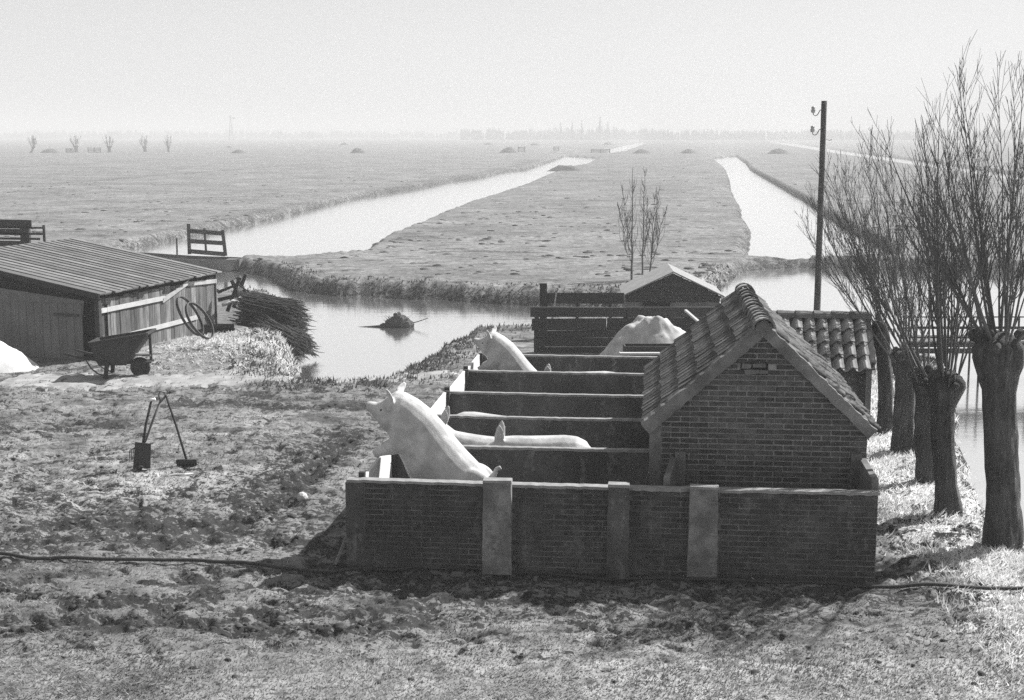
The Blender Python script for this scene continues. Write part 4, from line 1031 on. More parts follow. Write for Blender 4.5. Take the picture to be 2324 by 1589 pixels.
# ------------------------------------------------------------------ hose across the foreground
hp = [(-60, 1268), (20, 1275), (120, 1283), (240, 1286), (380, 1285), (470, 1285), (560, 1291), (660, 1297), (760, 1296), (860, 1290), (960, 1289), (1060, 1293), (1160, 1298), (1260, 1301), (1360, 1308), (1480, 1317), (1600, 1322), (1740, 1328), (1880, 1335), (2020, 1343), (2160, 1349), (2330, 1355), (2450, 1358)]
hx = np.array([G(*p)[:2] for p in hp]); tt = np.linspace(0, len(hp) - 1, 240)
hxx = np.interp(tt, range(len(hp)), hx[:, 0]); hyy = np.interp(tt, range(len(hp)), hx[:, 1]); hzz = ground_z(hxx, hyy)
kk = np.ones(9) / 9; hzz = np.convolve(np.pad(hzz, 4, 'edge'), kk, 'valid') + .045
h0 = MB().tube(list(zip(hxx, hyy, hzz)), .021, 7).build('hose', M['rubber'], None, True)
tag(h0, 'long black hose lying across the yard in front of the wall', 'hose')
def ground_bit(name, label, cat, px, mb, mat, dz=0.0, rz=0):
    x, y, _ = G(*px); o = mb.build(name, mat); o.location = (x, y, gz(x, y) + dz); o.rotation_euler = (0, 0, rz); return tag(o, label, cat)
ground_bit('pale_stick', 'thin pale crooked stick lying on the grass below the broom', 'stick', (410, 1083), MB().tube([(-.16, 0, .02), (-.05, .02, .03), (.06, 0, .03), (.17, .05, .03)], [.012, .02, .018, .012], 6), M['white'])
ground_bit('white_stone', 'flat whitish stone on the churned grass left of the pens', 'stone', (686, 1136), MB().add(*ico((0, 0, .02), .075)), M['sand'])
ground_bit('white_scrap', 'small white scrap at the foot of the wall near its right end', 'scrap', (1962, 1307), MB().box((0, 0, .03), (.16, .07, .04), jit=.012), M['white'], 0, .2)
tag(MB().tube([(G(1640, 1285)[0], G(1640, 1285)[1], gz(*G(1640, 1285)[:2]) + .12), (G(1715, 1318)[0], G(1715, 1318)[1], gz(*G(1715, 1318)[:2]) + .02)], .007, 5).build('thin_rod', M['wood_pale']), 'thin pale rod slanting from the wall foot down to the hose', 'rod')

# ------------------------------------------------------------------ wheelbarrow
WY = 27.55
def wb(cx, cy): p = AY(cx / 3.752, 453.9 + cy / 3.752, WY); return p
wx, _, _ = wb(1195, 1415)
bar = thing('wheelbarrow', 'dark deep-tubbed wheelbarrow standing on the track before the barn', 'wheelbarrow', (wx, WY, 0))
def wr(cx, cy, y=0): p = wb(cx, cy); return Vector((p[0] - wx, y, p[2]))
yt, yb = .34, .20
tl, tr, bl, br = wr(800, 1205), wr(1285, 1125), wr(865, 1400), wr(1095, 1395)
mb = MB()
def v2(p, y): return Vector((p.x, y, p.z))
O8 = [v2(bl, -yb), v2(br, -yb), v2(br, yb), v2(bl, yb), v2(tl, -yt), v2(tr, -yt), v2(tr, yt), v2(tl, yt)]
cc = sum(O8, Vector()) / 8
I8 = [cc + (p - cc) * .93 + Vector((0, 0, .02)) for p in O8]
for a_, b_, c_, d_ in ((0, 1, 5, 4), (1, 2, 6, 5), (2, 3, 7, 6), (3, 0, 4, 7), (0, 3, 2, 1)):
    mb.hexa([O8[a_], O8[b_], O8[c_], O8[d_], I8[a_], I8[b_], I8[c_], I8[d_]])
mb.build('tub', M['iron'], bar)
rim = MB()
for a_, b_ in ((4, 5), (5, 6), (6, 7), (7, 4)): rim.bar(O8[a_] + Vector((0, 0, .01)), O8[b_] + Vector((0, 0, .01)), .05, .04)
rim.build('rim', M['wood_dark'], bar)
for sy in (-1, 1):
    MB().tube([wr(1300, 1372, sy * .10), wr(1100, 1378, sy * .14), wr(850, 1345, sy * .24), wr(720, 1325, sy * .27), wr(590, 1292, sy * .29)], [.028, .03, .03, .026, .02], 8).build('handle', M['wood_dark'], bar, True)
    MB().bar(wr(940, 1360, sy * .22), wr(928, 1505, sy * .25), .06, .075, (1, 0, 0)).build('leg', M['wood_dark'], bar)
    MB().tube([wr(765, 1350, sy * .25), wr(810, 1420, sy * .25), wr(870, 1465, sy * .25), wr(925, 1478, sy * .25)], .015, 6).build('brace', M['iron'], bar)
MB().bar(wr(1275, 1130), wr(1288, 1370), .05, .05, (0, 1, 0)).build('front_stay', M['iron'], bar)
wc = wr(1195, 1415); rad = .205; wc.z = rad - .01
ty = MB(); n = 28; vs = []; fs = []
for i in range(n):
    a = 2 * math.pi * i / n
    for k in range(8):
        b = 2 * math.pi * k / 8; r_ = rad - .04 + .04 * math.cos(b); vs.append((wc.x + r_ * math.cos(a), .045 * math.sin(b), wc.z + r_ * math.sin(a)))
for i in range(n):
    for k in range(8): fs.append((i * 8 + k, i * 8 + (k + 1) % 8, ((i + 1) % n) * 8 + (k + 1) % 8, ((i + 1) % n) * 8 + k))
ty.add(vs, fs); wh = ty.build('wheel', M['rubber'], bar, True)
MB().tube([(wc.x, -.02, wc.z), (wc.x, .02, wc.z)], rad - .04, 24).build('disc', M['iron'], wh); MB().tube([(wc.x, -.13, wc.z), (wc.x, .13, wc.z)], .018, 8).build('axle', M['iron'], wh)
MB().box((wc.x + .02, 0, wc.z + rad + .05), (.42, .16, .03), Matrix.Rotation(.06, 3, 'Y')).build('mudguard', M['wood_grey'], bar)

# ------------------------------------------------------------------ barn side: iron hoops, sawbuck, poles, brushwood
def hoop(label, c, r, tilt, yaw, th=.022):
    t = MB(); vs = []; fs = []; n = 40
    for i in range(n):
        a = 2 * math.pi * i / n
        for x, rr in ((-.03, r), (.03, r), (.03, r - th), (-.03, r - th)): vs.append(Vector((x, rr * math.cos(a), rr * math.sin(a))))
    for i in range(n):
        for k in range(4): fs.append((i * 4 + k, i * 4 + (k + 1) % 4, ((i + 1) % n) * 4 + (k + 1) % 4, ((i + 1) % n) * 4 + k))
    o = t.add(vs, fs).build('iron_hoop', M['iron']); o.rotation_euler = (Matrix.Rotation(yaw, 3, 'Z') @ Matrix.Rotation(tilt, 3, 'Y')).to_euler(); o.location = c
    return tag(o, label, 'hoop', 'iron hoops leaning on the barn wall')
hcen = AY(425, 716, 31.2); hoop('iron wheel hoop leaning against the barn boards, the one closer to the wall', (hcen[0] + .05, 31.25, hcen[2] - .02), .50, -.50, -.10)
hcen = AY(433, 720, 31.2); hoop('iron wheel hoop standing outside the other hoop at the barn wall', (hcen[0] + .24, 31.0, hcen[2] - .05), .47, -.54, -.20)
SBY = 34.2
def sb(cx, cy, y=SBY): return AY(290.5 + cx / 5.333, 605.2 + cy / 5.333, y)
c0 = sb(1310, 430); t = thing('sawbuck', 'dark X-shaped sawbuck standing against the bright water behind the brushwood', 'sawbuck', (c0[0], SBY, 0))
gsb = macro(np.array([c0[0]]), np.array([SBY]))[0]
for yy in (0, .75):
    for (a_, b_) in (((1255, 165), (1420, 420)), ((1355, 130), (1200, 420))):
        p, q_ = sb(*a_), sb(*b_); MB().bar((p[0] - c0[0], yy, p[2]), (q_[0] - c0[0] , yy + (.05 if a_[0] < 1300 else 0), q_[2] - .25), .09, .06, (0, 1, 0)).build('leg', M['wood_dark'], t)
p = sb(1310, 300); MB().bar((p[0] - c0[0], -.05, p[2]), (p[0] - c0[0], .85, p[2]), .08, .08).build('beam', M['wood_dark'], t)
def pole_bit(name, label, cat, a, b, ya, yb, r, mat):
    p, q_ = sb(*a, ya), sb(*b, yb); o = MB().tube([(0, 0, 0), tuple(Vector(q_) - Vector(p))], [r, r * .85], 8).build(name, mat, None, True); o.location = p; return tag(o, label, cat)
pole_bit('log', 'pale barked pole slanting from the barn corner to the brushwood', 'pole', (1150, 465), (1430, 355), 33.2, 34.0, .045, M['wood_pale'])
pole_bit('log', 'dark pole behind the sawbuck, rising from the barn end', 'pole', (1090, 310), (1290, 230), 34.8, 34.6, .04, M['wood_dark'])
pole_bit('log', 'dark pole lying low behind the sawbuck against the water', 'pole', (1090, 405), (1400, 330), 34.7, 34.8, .05, M['wood_dark'])
pole_bit('log', 'thin pole running from the sawbuck top into the brushwood', 'pole', (1340, 220), (1480, 320), 34.3, 34.2, .02, M['wood_dark'])
c0 = sb(1070, 500, 33.0); t = thing('log_pile', 'short dark log pile at the foot of the barn corner', 'log pile', (c0[0], 33.0, 0))
gl_ = macro(np.array([c0[0]]), np.array([33.0]))[0]
for k in range(5):
    MB().tube([(-.42 + .05 * k, -.25 + .1 * (k % 3), gl_ + .10 + .12 * (k // 3)), (.42, -.2 + .12 * (k % 3), gl_ + .12 + .12 * (k // 3) - .03)], .065, 8).build('log', M['wood_dark'], t, True)
# two brushwood stacks: hundreds of sticks laid the same way
def brushpile(label, cen, lens, half_w, hgt, dirx, n, seed, zb):
    t = thing('brushwood_pile', label, 'brushwood', (cen[0], cen[1], zb)); rr = random.Random(seed)
    d = Vector(dirx).normalized(); side = Vector((-d.y, d.x, 0)).normalized()
    st = MB(); nind = 220
    for k in range(n):
        a = rr.uniform(0, math.pi); q_ = math.sqrt(rr.random())
        off = side * (math.cos(a) * q_ * half_w) + Vector((0, 0, math.sin(a) * q_ * hgt))
        l = lens * rr.uniform(.5, 1.0); sh_ = rr.uniform(-.16, .16) * lens
        dd = (d + Vector((rr.uniform(-.1, .1), rr.uniform(-.1, .1), rr.uniform(-.10, .10)))).normalized()
        r_ = rr.uniform(.007, .018); m_ = off + d * sh_
        pts = [m_ - dd * l * .5, m_ + Vector((0, 0, rr.uniform(-.03, .03))), m_ + dd * l * .4, m_ + dd * l * .5 + Vector((rr.uniform(-.05, .05), rr.uniform(-.06, .06), rr.uniform(-.06, .03)))]
        if k < nind: MB().tube(pts, [r_ * .6, r_, r_ * .8, r_ * .3], 4).build('stick', M['brush'], t)
        else: st.tube(pts, [r_ * .6, r_, r_ * .8, r_ * .3], 3, False)
    tag(st.build('sticks', M['brush'], t), kind='stuff')
    return t
b1 = AY(600, 715, 33.4); b2 = AY(660, 745, 32.4)
def land(x, y): return float(macro(np.array([x]), np.array([y]))[0])
brushpile('large dark brushwood stack beside the basin, twig ends towards the water', (b1[0] + .22, 33.2), 1.45, .62, .72, (1, -.25, -.16), 1500, 3, land(b1[0], 33.2) + .16)
brushpile('lower dark brushwood stack sloping down to the waterside', (b2[0] - .15, 32.3), 1.2, .60, .52, (1, -.45, -.38), 1000, 4, land(b2[0], 32.2) + .05)

# ------------------------------------------------------------------ barge with its hurdle, mooring pole
BY = 54.5
def bp(x, y, Y=BY): return AY(x, y, Y)
bL, bR = bp(300, 590)[0], bp(549, 590)[0]
barge = thing('flat_barge', 'long grey flat-bottomed barge moored below the far meadow', 'barge', ((bL + bR) / 2, BY, WL), R(-2))
hl = (bR - bL) / 2; hb = .75; rings = []
vs = []; fs = []; n = 25; 
for i in range(n):
    q_ = -1 + 2 * i / (n - 1); f_ = 1 - abs(q_) ** 6 * .55; x_ = hl * q_; zt_ = .60 - .10 * (q_ + 1) + .06 * q_ * q_
    zb_ = -.12 + .30 * max(0, abs(q_) - .75) / .25
    vs += [(x_ * .985, -hb * f_ * .85, zb_), (x_, -hb * f_, zt_), (x_, -hb * f_ + .06, zt_), (x_ * .98, -hb * f_ + .08, .06), (x_ * .98, hb * f_ - .08, .06), (x_, hb * f_ - .06, zt_), (x_, hb * f_, zt_), (x_ * .985, hb * f_ * .85, zb_)]
for i in range(n - 1):
    for k in range(8): fs.append((i * 8 + k, i * 8 + (k + 1) % 8, i * 8 + 8 + (k + 1) % 8, i * 8 + 8 + k))
fs += [tuple(range(8)), tuple(range((n - 1) * 8, n * 8))[::-1]]
MB().add(vs, fs).build('hull', M['hull'], barge)
MB().box((hl - .35, 0, .40), (.5, 1.0, .04)).build('foredeck', M['hull'], barge)
for xx in (-.3, .5): MB().box((xx, 0, .34), (.22, 1.36, .04)).build('thwart', M['wood_dark'], barge)
MB().bar((-hl * .55, -.2, .46), (-hl * .05, .2, .44), .18, .03).build('plank', M['wood_dark'], barge)
gy_ = 55.0; gp = bp(428, 572, gy_); gt = thing('hurdle_gate', 'dark wooden cattle hurdle standing upright on the barge', 'hurdle', (gp[0], gy_, 0))
def gp_(x, y): p = bp(x, y, gy_); return Vector((p[0] - gp[0], 0, p[2]))
for (a_, b_, w_) in (((428, 508), (430, 577), .13), ((505, 522), (512, 581), .13), ((464, 518), (468, 575), .08)):
    MB().bar(gp_(*a_), gp_(*b_), .06, w_, (1, 0, 0)).build('stile', M['wood_dark'], gt)
for (a_, b_, w_) in (((430, 524), (507, 530), .17), ((430, 547), (509, 552), .17), ((430, 570), (511, 577), .17)):
    MB().bar(gp_(*a_) + Vector((0, -.04, 0)), gp_(*b_) + Vector((0, -.04, 0)), .03, w_).build('rail', M['wood_dark'], gt)
p, q_ = bp(401, 541, 54.0), bp(402, 590, 54.0)
tag(MB().tube([p, (q_[0], 54.0, WL - .3)], .035, 7).build('mooring_pole', M['wood_dark']), 'thin mooring pole left of the hurdle on the barge', 'pole')

# ------------------------------------------------------------------ drifting snag in the basin
DX, DY, _ = G(905, 742, WL)
t = thing('drifting_snag', 'dark tangle of weed and roots with trailing branches adrift in the basin', 'snag', (DX, DY, WL))
def dp(x, y): p = AY(x, y, DY); return Vector((p[0] - DX, 0, p[2] - WL))
mb = MB(); rr = random.Random(8)
for x, y, r_ in ((885, 738, .16), (897, 733, .19), (910, 732, .20), (922, 736, .17), (870, 741, .10), (903, 722, .12), (930, 738, .12)):
    c = dp(x, y); vs, fs = ico(c, r_, 2)
    vs = [c + (v - c) * (1 + rr.uniform(-.16, .16)) * 1.0 for v in vs]; vs = [Vector((v.x, v.y * .9, max(v.z, -.1))) for v in vs]; mb.add(vs, fs)
mb.build('clump', M['heap'], t)
c = dp(902, 718); vs, fs = ico(c, .11, 2); MB().add([c + (v - c) * (1 + rr.uniform(-.22, .22)) for v in vs], fs).build('root_knob', M['heap'], t)
MB().tube([dp(880, 741), dp(860, 742), dp(835, 742.5), dp(808, 743)], [.09, .05, .03, .012], 7).build('branch', M['brush'], t)
MB().tube([dp(925, 735), dp(945, 731), dp(972, 722)], [.02, .014, .008], 6).build('branch', M['brush'], t)
tf = MB()
for k in range(60):
    c = dp(rr.uniform(875, 930), rr.uniform(724, 738)); tf.tube([c, c + Vector((rr.uniform(-.15, .15), rr.uniform(-.15, .15), rr.uniform(.02, .14)))], [.01, .003], 3, False)
tag(tf.build('twigs', M['brush'], t), kind='stuff')

# ------------------------------------------------------------------ spade, fork and broom propped together
TY = G(322, 1066)[1]
def tp(cx, cy, dy=0.0): p = AY(cx / 3.752 / 1.0, 816.9 + cy / 3.752, TY + dy); return Vector(p)
def tool(name, label, cat):
    b = tp(1210, 935); return thing(name, label, cat, (b.x, TY, 0)), Vector((b.x, TY, 0))
gT = gz(tp(1210, 935).x, TY)
sp_, o_ = tool('spade', 'spade with square blade and T handle standing upright on the grass', 'spade')
tl_, tr_, bl_, br_ = tp(1150, 700, .02) - o_, tp(1285, 715, .02) - o_, tp(1132, 937) - o_, tp(1280, 940) - o_
for q__ in (bl_, br_): q__.z = gT - .02
th = Vector((0, .012, 0)); MB().hexa([bl_, br_, br_ + th, bl_ + th, tl_, tr_, tr_ + th, tl_ + th]).build('blade', M['iron'], sp_)
MB().tube([tp(1212, 760, .05) - o_, tp(1240, 560, .10) - o_, tp(1288, 350, .16) - o_], [.022, .019, .018], 8).build('handle', M['wood_dark'], sp_, True)
MB().tube([tp(1260, 350, .16) - o_, tp(1322, 334, .16) - o_], .022, 8).build('grip', M['white'], sp_, True)
fk, o_ = tool('garden_fork', 'fork with pale D handle crossing behind the spade', 'fork')
MB().tube([tp(1190, 760, .12) - o_, tp(1240, 690, .14) - o_, tp(1300, 520, .2) - o_, tp(1368, 350, .26) - o_], [.014, .016, .018, .019], 8).build('handle', M['wood_grey'], fk, True)
MB().tube([tp(1368, 350, .26) - o_, tp(1352, 300, .26) - o_, tp(1362, 268, .26) - o_, tp(1412, 275, .26) - o_, tp(1400, 320, .26) - o_, tp(1372, 352, .26) - o_], .016, 8).build('grip', M['wood_grey'], fk, True)
for k in range(3):
    a_ = tp(1150 - 6 * k, 745 + 6 * k, .13 + .05 * k) - o_; b_ = tp(1106 + 14 * k, 770, .08 + .05 * k) - o_; c_ = tp(1100 + 16 * k, 870, .02 + .05 * k) - o_; c_.z = max(c_.z, gT)
    MB().tube([tp(1190, 760, .12) - o_, a_, b_, c_], [.012, .010, .008, .005], 6).build('tine', M['iron'], fk)
br0, o_ = tool('broom', 'dark yard broom with its handle leaning on the fork', 'broom')
bh = tp(1590, 835, .12); bh.z = gz(bh.x, bh.y) + .075
MB().tube([bh - o_, tp(1500, 560, .2) - o_, tp(1412, 300, .24) - o_], [.017, .016, .016], 8).build('handle', M['wood_dark'], br0, True)
MB().box((bh - o_), (.30, .075, .06), Matrix.Rotation(-.03, 3, 'Y')).build('head', M['wood_dark'], br0)
br_m = MB(); rr = random.Random(2)
for k in range(260):
    c = bh - o_ + Vector((rr.uniform(-.145, .145), rr.uniform(-.03, .03), -.02)); br_m.tube([c, c + Vector((rr.uniform(-.015, .015), rr.uniform(-.015, .015), -.075))], [.004, .003], 3, False)
tag(br_m.build('bristles', M['brush'], br0), kind='stuff')

# ------------------------------------------------------------------ rack at the left edge beyond the barn
KY = 38.5
kx = AY(60, 530, KY)[0]; t = thing('hay_rack', 'dark rail rack rising behind the barn roof at the left edge', 'rack', (kx, KY, 0))
def kp(cx, cy): p = AY(cx / 3.752 * 1.6135 / 1.0 if False else cx / 3.752, 453.9 + cy / 3.752, KY); return Vector((p[0] - kx, 0, p[2]))
for y0_, x1_, w_ in ((238, 372, .05), (290, 372, .06), (332, 340, .06), (205, 268, .22), (275, 235, .17), (375, 240, .16)):
    MB().bar(kp(-120, y0_ - 6), kp(x1_, y0_), .05, w_).build('rail', M['wood_dark'], t)
p = kp(205, 190); MB().box((p.x, .06, p.z / 2), (.24, .16, p.z)).build('post', M['wood_dark'], t)
p = kp(368, 215); MB().box((p.x, .04, p.z / 2), (.06, .06, p.z)).build('post', M['wood_dark'], t)

# ------------------------------------------------------------------ telegraph pole
PY_ = 34.0
pt = AY(1870.5, 229, PY_); pbx = AY(1853, 745, PY_); t = thing('telegraph_pole', 'tall bare wooden pole with two insulators rising behind the tiled hut', 'pole', (pbx[0], PY_, -.3))
random.seed(3)
px_ = [(pbx[0] * (1 - q_) + pt[0] * q_) - pbx[0] for q_ in np.linspace(0, 1, 15)]; pzz = [q_ * (pt[2] + .3) for q_ in np.linspace(0, 1, 15)]
MB().tube([(a_ + random.uniform(-.004, .004), 0, b_) for a_, b_ in zip(px_, pzz)], [.085 - .02 * i / 14 + random.uniform(-.003, .003) for i in range(15)], 10).build('shaft', M['bark'], t, True)
def pp(x, y): p = AY(x, y, PY_ - .05); return Vector((p[0] - pbx[0], -.05, p[2] + .3))
for y in (250, 294):
    dx = -1.5 if y > 260 else 0
    h_ = MB().tube([pp(1868 + dx, y + 3 - 3), pp(1861 + dx, y), pp(1858 + dx, y + 6), pp(1855 + dx, y + 11), pp(1850 + dx, y + 13), pp(1846 + dx, y + 10), pp(1845.5 + dx, y + 4)], .011, 6).build('hook', M['iron'], t)
    c = pp(1845.5 + dx, y)
    rings = [(c + Vector((0, 0, z_)), (r_, 0, 0), (0, r_, 0)) for z_, r_ in ((-.07, .03), (-.05, .05), (.0, .055), (.02, .035), (.05, .05), (.07, .045), (.09, .02))]
    mb = MB(); loft(mb, rings, 12); mb.build('insulator', M['porcelain'], h_, True)
MB().tube([pp(1868, 318), pp(1874, 315), pp(1882, 319), pp(1888, 317)], .008, 5).build('hook', M['iron'], t)

# ------------------------------------------------------------------ footbridge over the side water
FBY = 29.5
fx0 = AY(2062, 760, FBY)[0]; t = thing('footbridge', 'railed plank footbridge over the water behind the willows', 'footbridge', (fx0, FBY, 0))
fl = 4.2
def fz2(y): return AY(2100, y, FBY)[2]
for y0_, th_, dy_ in ((732, .028, .9), (742, .03, 0), (758, .05, .9), (766, .05, 0)):
    MB().box((fl / 2, dy_, fz2(y0_)), (fl, .025, th_ * .8), jit=.004).build('rail', M['wood_dark'], t)
for y0_, dy_ in ((783, 0), (797, .0)): MB().box((fl / 2, dy_ + .03, fz2(y0_)), (fl, .07, .10), jit=.006).build('beam', M['wood_dark'], t)
for k in range(16): MB().box((.13 + k * .26, .45, fz2(783) + .065), (.24, 1.0, .03), jit=.004).build('plank', M['wood_grey'], t)
for xx in (.18, .86, 1.05, 1.55, 2.6, 3.7):
    for dy_ in (0, .9): MB().box((xx + dy_ * .1, dy_ + .05, (fz2(730) - 1.0) / 2), (.035, .04, fz2(730) + 1.0)).build('post', M['wood_dark'], t)

# ------------------------------------------------------------------ willows
def shoots(mb, base, n, lmin, lmax, spread, lean, r0, rng, twigs=9, sub=2, rmin=.0026, hr=.2, bend=.5):
    for k in range(n):
        a = rng.uniform(0, 2 * math.pi); q_ = rng.random() ** .7
        rad_ = Vector((math.cos(a), math.sin(a), 0)); p = Vector(base) + rad_ * (hr * q_) + Vector((0, 0, rng.uniform(-.12, .08) - .1 * q_))
        d = (Vector((0, 0, 1)) + rad_ * spread * q_ * rng.uniform(.5, 1.25) + Vector(lean) * rng.uniform(.3, 1.3)).normalized()
        ln = rng.uniform(lmin, lmax) * (1 - .15 * q_); m = 9; pts = [p]
        r1 = r0 * rng.uniform(.5, 1.25) * (ln / lmax) ** .5; st = ln / (m - 1)
        ph = rng.uniform(0, 6.28)
        for i in range(1, m):
            d = (d + Vector((0, 0, bend * .12)) + Vector((rng.uniform(-1, 1), rng.uniform(-1, 1), 0)) * .055 + Vector((math.sin(i * 1.3 + ph), math.cos(i * 1.1 + ph), 0)) * .025).normalized()
            p = p + d * st; pts.append(p)
        rd_ = [max(rmin, r1 * (1 - i / (m - 1)) ** .8) for i in range(m)]
        mb.tube(pts, rd_, 5, False)
        for j in range(int(twigs * rng.uniform(.6, 1.4))):
            u_ = rng.uniform(.18, .97); i = min(m - 2, int(u_ * (m - 1))); f_ = u_ * (m - 1) - i
            q0 = pts[i].lerp(pts[i + 1], f_); dd = (pts[i + 1] - pts[i]).normalized()
            sd_ = Vector((rng.uniform(-1, 1), rng.uniform(-1, 1), rng.uniform(-.1, .5))).normalized()
            td = (dd + sd_ * rng.uniform(.35, .75)).normalized(); tl_ = ln * rng.uniform(.12, .36) * (1.15 - u_ * .7)
            q1 = q0 + td * tl_ * .5; td = (td + Vector((0, 0, .22))).normalized(); q2 = q1 + td * tl_ * .5
            r2 = min(rd_[i] * .6, .008)
            mb.tube([q0, q1, q2], [max(rmin, r2), max(rmin, r2 * .7), rmin * .8], 3, False)
            for s_ in range(sub):
                f2 = rng.uniform(.2, .9); q3 = q0.lerp(q1, f2 * 2) if f2 < .5 else q1.lerp(q2, f2 * 2 - 1)
                sd_ = Vector((rng.uniform(-1, 1), rng.uniform(-1, 1), rng.uniform(.1, .9))).normalized()
                mb.tube([q3, q3 + (td + sd_ * .7).normalized() * tl_ * rng.uniform(.2, .5)], [rmin, rmin * .7], 3, False)
def pollard(label, base, top, r, seed, n, lmin, lmax, spread, lean, r0=.022, twigs=9, sub=2, name='pollard_willow', group='pollard willows along the bank', headk=1.55, rmin=.0026, lumps=16):
    rng = random.Random(seed); x, y, _ = base; zg = land(x, y) if y < 60 else 0.0
    t = thing(name, label, 'willow', (x, y, zg), 0, group); mb = MB(); h = top[2] - zg; tx, ty_ = top[0] - x, top[1] - y
    n_ = 30; m = 26; vs = []; fs = []
    for i in range(m):
        q_ = i / (m - 1); k = 1.32 - .32 * min(1, q_ * 5) if q_ < .2 else 1.0
        if q_ > .72: k = 1 + (headk - 1) * sstep(.72, .93, q_)
        if q_ > .86: k *= math.sqrt(max(.12, 1 - ((q_ - .86) / .14) ** 2 * .9))
        cx_ = tx * q_ + .03 * math.sin(q_ * 5 + seed); cy_ = ty_ * q_
        for j in range(n_):
            a = 2 * math.pi * j / n_
            w_ = 1 + .10 * math.sin(3 * a + seed + q_ * 2) + .05 * math.sin(7 * a + q_ * 6) + .035 * math.sin(13 * a + 4 * math.sin(q_ * 5 + seed)) + rng.uniform(-.035, .035) + (.12 * math.sin(4 * a + seed * 2) if q_ > .75 else 0)
            vs.append((cx_ + r * k * w_ * math.cos(a), cy_ + r * k * w_ * math.sin(a), h * q_ - (.12 if i == 0 else 0)))
    for i in range(m - 1):
        for j in range(n_): fs.append((i * n_ + j, i * n_ + (j + 1) % n_, (i + 1) * n_ + (j + 1) % n_, (i + 1) * n_ + j))
    fs.append(tuple((m - 1) * n_ + j for j in range(n_))); mb.add(vs, fs)
    for k in range(lumps):                                             # cut stumps and knuckles of the head
        a = rng.uniform(0, 6.28); q_ = rng.uniform(.5, 1.0); c = Vector((tx + r * headk * q_ * math.cos(a), ty_ + r * headk * q_ * math.sin(a), h * rng.uniform(.88, 1.0)))
        v_, f_ = ico(c, r * rng.uniform(.25, .5), 1); mb.add([c + (p - c) * (1 + rng.uniform(-.15, .15)) for p in v_], f_)
    mb.build('trunk', M['bark'], t, True)
    cr = MB(); shoots(cr, (tx, ty_, h), n, lmin, lmax, spread, lean, r0, rng, twigs, sub, rmin, r * headk)
    cr.build('crown', M['twig'], t)
    return t
def head(x, y, Y): return AY(x, y, Y)
b = G(2272, 1250); pollard('thick nearest willow at the right edge with a knobbly head', b, head(2268, 752, b[1]), .178, 1, 25, 2.0, 3.25, .75, (-.12, 0, 0), .021, 20, 2)
b = G(2146, 1178); pollard('second willow from the right, head leaning towards the wall corner', b, head(2140, 838, b[1]), .135, 2, 19, 2.4, 3.9, .6, (-.14, 0, 0), .019, 20, 2, headk=1.75)
b = G(2103, 1100); pollard('dark willow half hidden behind the second willow', b, head(2098, 832, b[1]), .125, 3, 13, 2.2, 3.8, .7, (-.25, 0, 0), .016, 20, 2, headk=1.6)
b = G(2056, 1025); pollard('straight thick willow in the middle of the row', b, head(2052, 790, b[1]), .155, 4, 17, 2.0, 3.6, .75, (-.32, 0, 0), .015, 20, 2, headk=1.25)
b = G(2016, 980); pollard('farthest leaning willow beside the tiled hut', b, head(1996, 728, b[1]), .115, 5, 20, 1.5, 2.9, .8, (-.48, 0, 0), .012, 20, 2, headk=1.2)
# young multi-stemmed trees beyond the low shed
rng = random.Random(77)
for lab, bx_, by_, tops, gl2 in (('slender young tree, left one of three beyond the shed roof', 1434, 640, [((1437, 380), .040), ((1410, 420), .018), ((1402, 465), .015)], 0),
                            ('slender straight young tree, middle one of three beyond the shed roof', 1457, 630, [((1462, 385), .034), ((1472, 450), .016)], 0),
                            ('slender forked young tree, right one of three beyond the shed roof', 1474, 622, [((1498, 430), .030), ((1486, 440), .020), ((1512, 470), .016)], 0)):
    Yb = 46.0; b = AY(bx_, by_, Yb); zg = land(b[0], Yb)
    t = thing('young_tree', lab, 'tree', (b[0], Yb, 0), 0, 'young trees beyond the shed'); tr_ = MB(); cr = MB(); main = None
    for (tx_, ty__), r_ in tops:
        e = AY(tx_, ty__, Yb); p0 = Vector((0, 0, zg - .1)); p1 = Vector((e[0] - b[0], rng.uniform(-.3, .3), e[2]))
        st_ = p0.lerp(p1, .0 if main is None else .28); pts = []
        for i in range(9):
            q_ = i / 8; p = st_.lerp(p1, q_); p.x += (p1.x - st_.x) * (-.35) * (1 - q_) * q_ * 1.2 + rng.uniform(-.02, .02); pts.append(p)
        if main is not None: pts[0] = main[2]
        else: main = pts
        (tr_ if main is pts else cr).tube(pts, [max(.007, r_ * (1 - .85 * i / 8)) for i in range(9)], 6, False)
        for j in range(28):
            u_ = rng.uniform(.15, .97); i = min(7, int(u_ * 8)); q0 = pts[i].lerp(pts[i + 1], u_ * 8 - i); sd_ = rng.choice((-1, 1)) * rng.uniform(.2, .5)
            ln = rng.uniform(.3, .9) * (1.2 - u_); q1 = q0 + Vector((sd_ * ln * .7, rng.uniform(-.3, .3) * ln, ln * .6)); q2 = q1 + Vector((sd_ * ln * .15, 0, ln * .6))
            cr.tube([q0, q1, q2], [.008, .007, .005], 3, False)
    tr_.build('trunk', M['twig'], t); cr.build('crown', M['twig'], t)

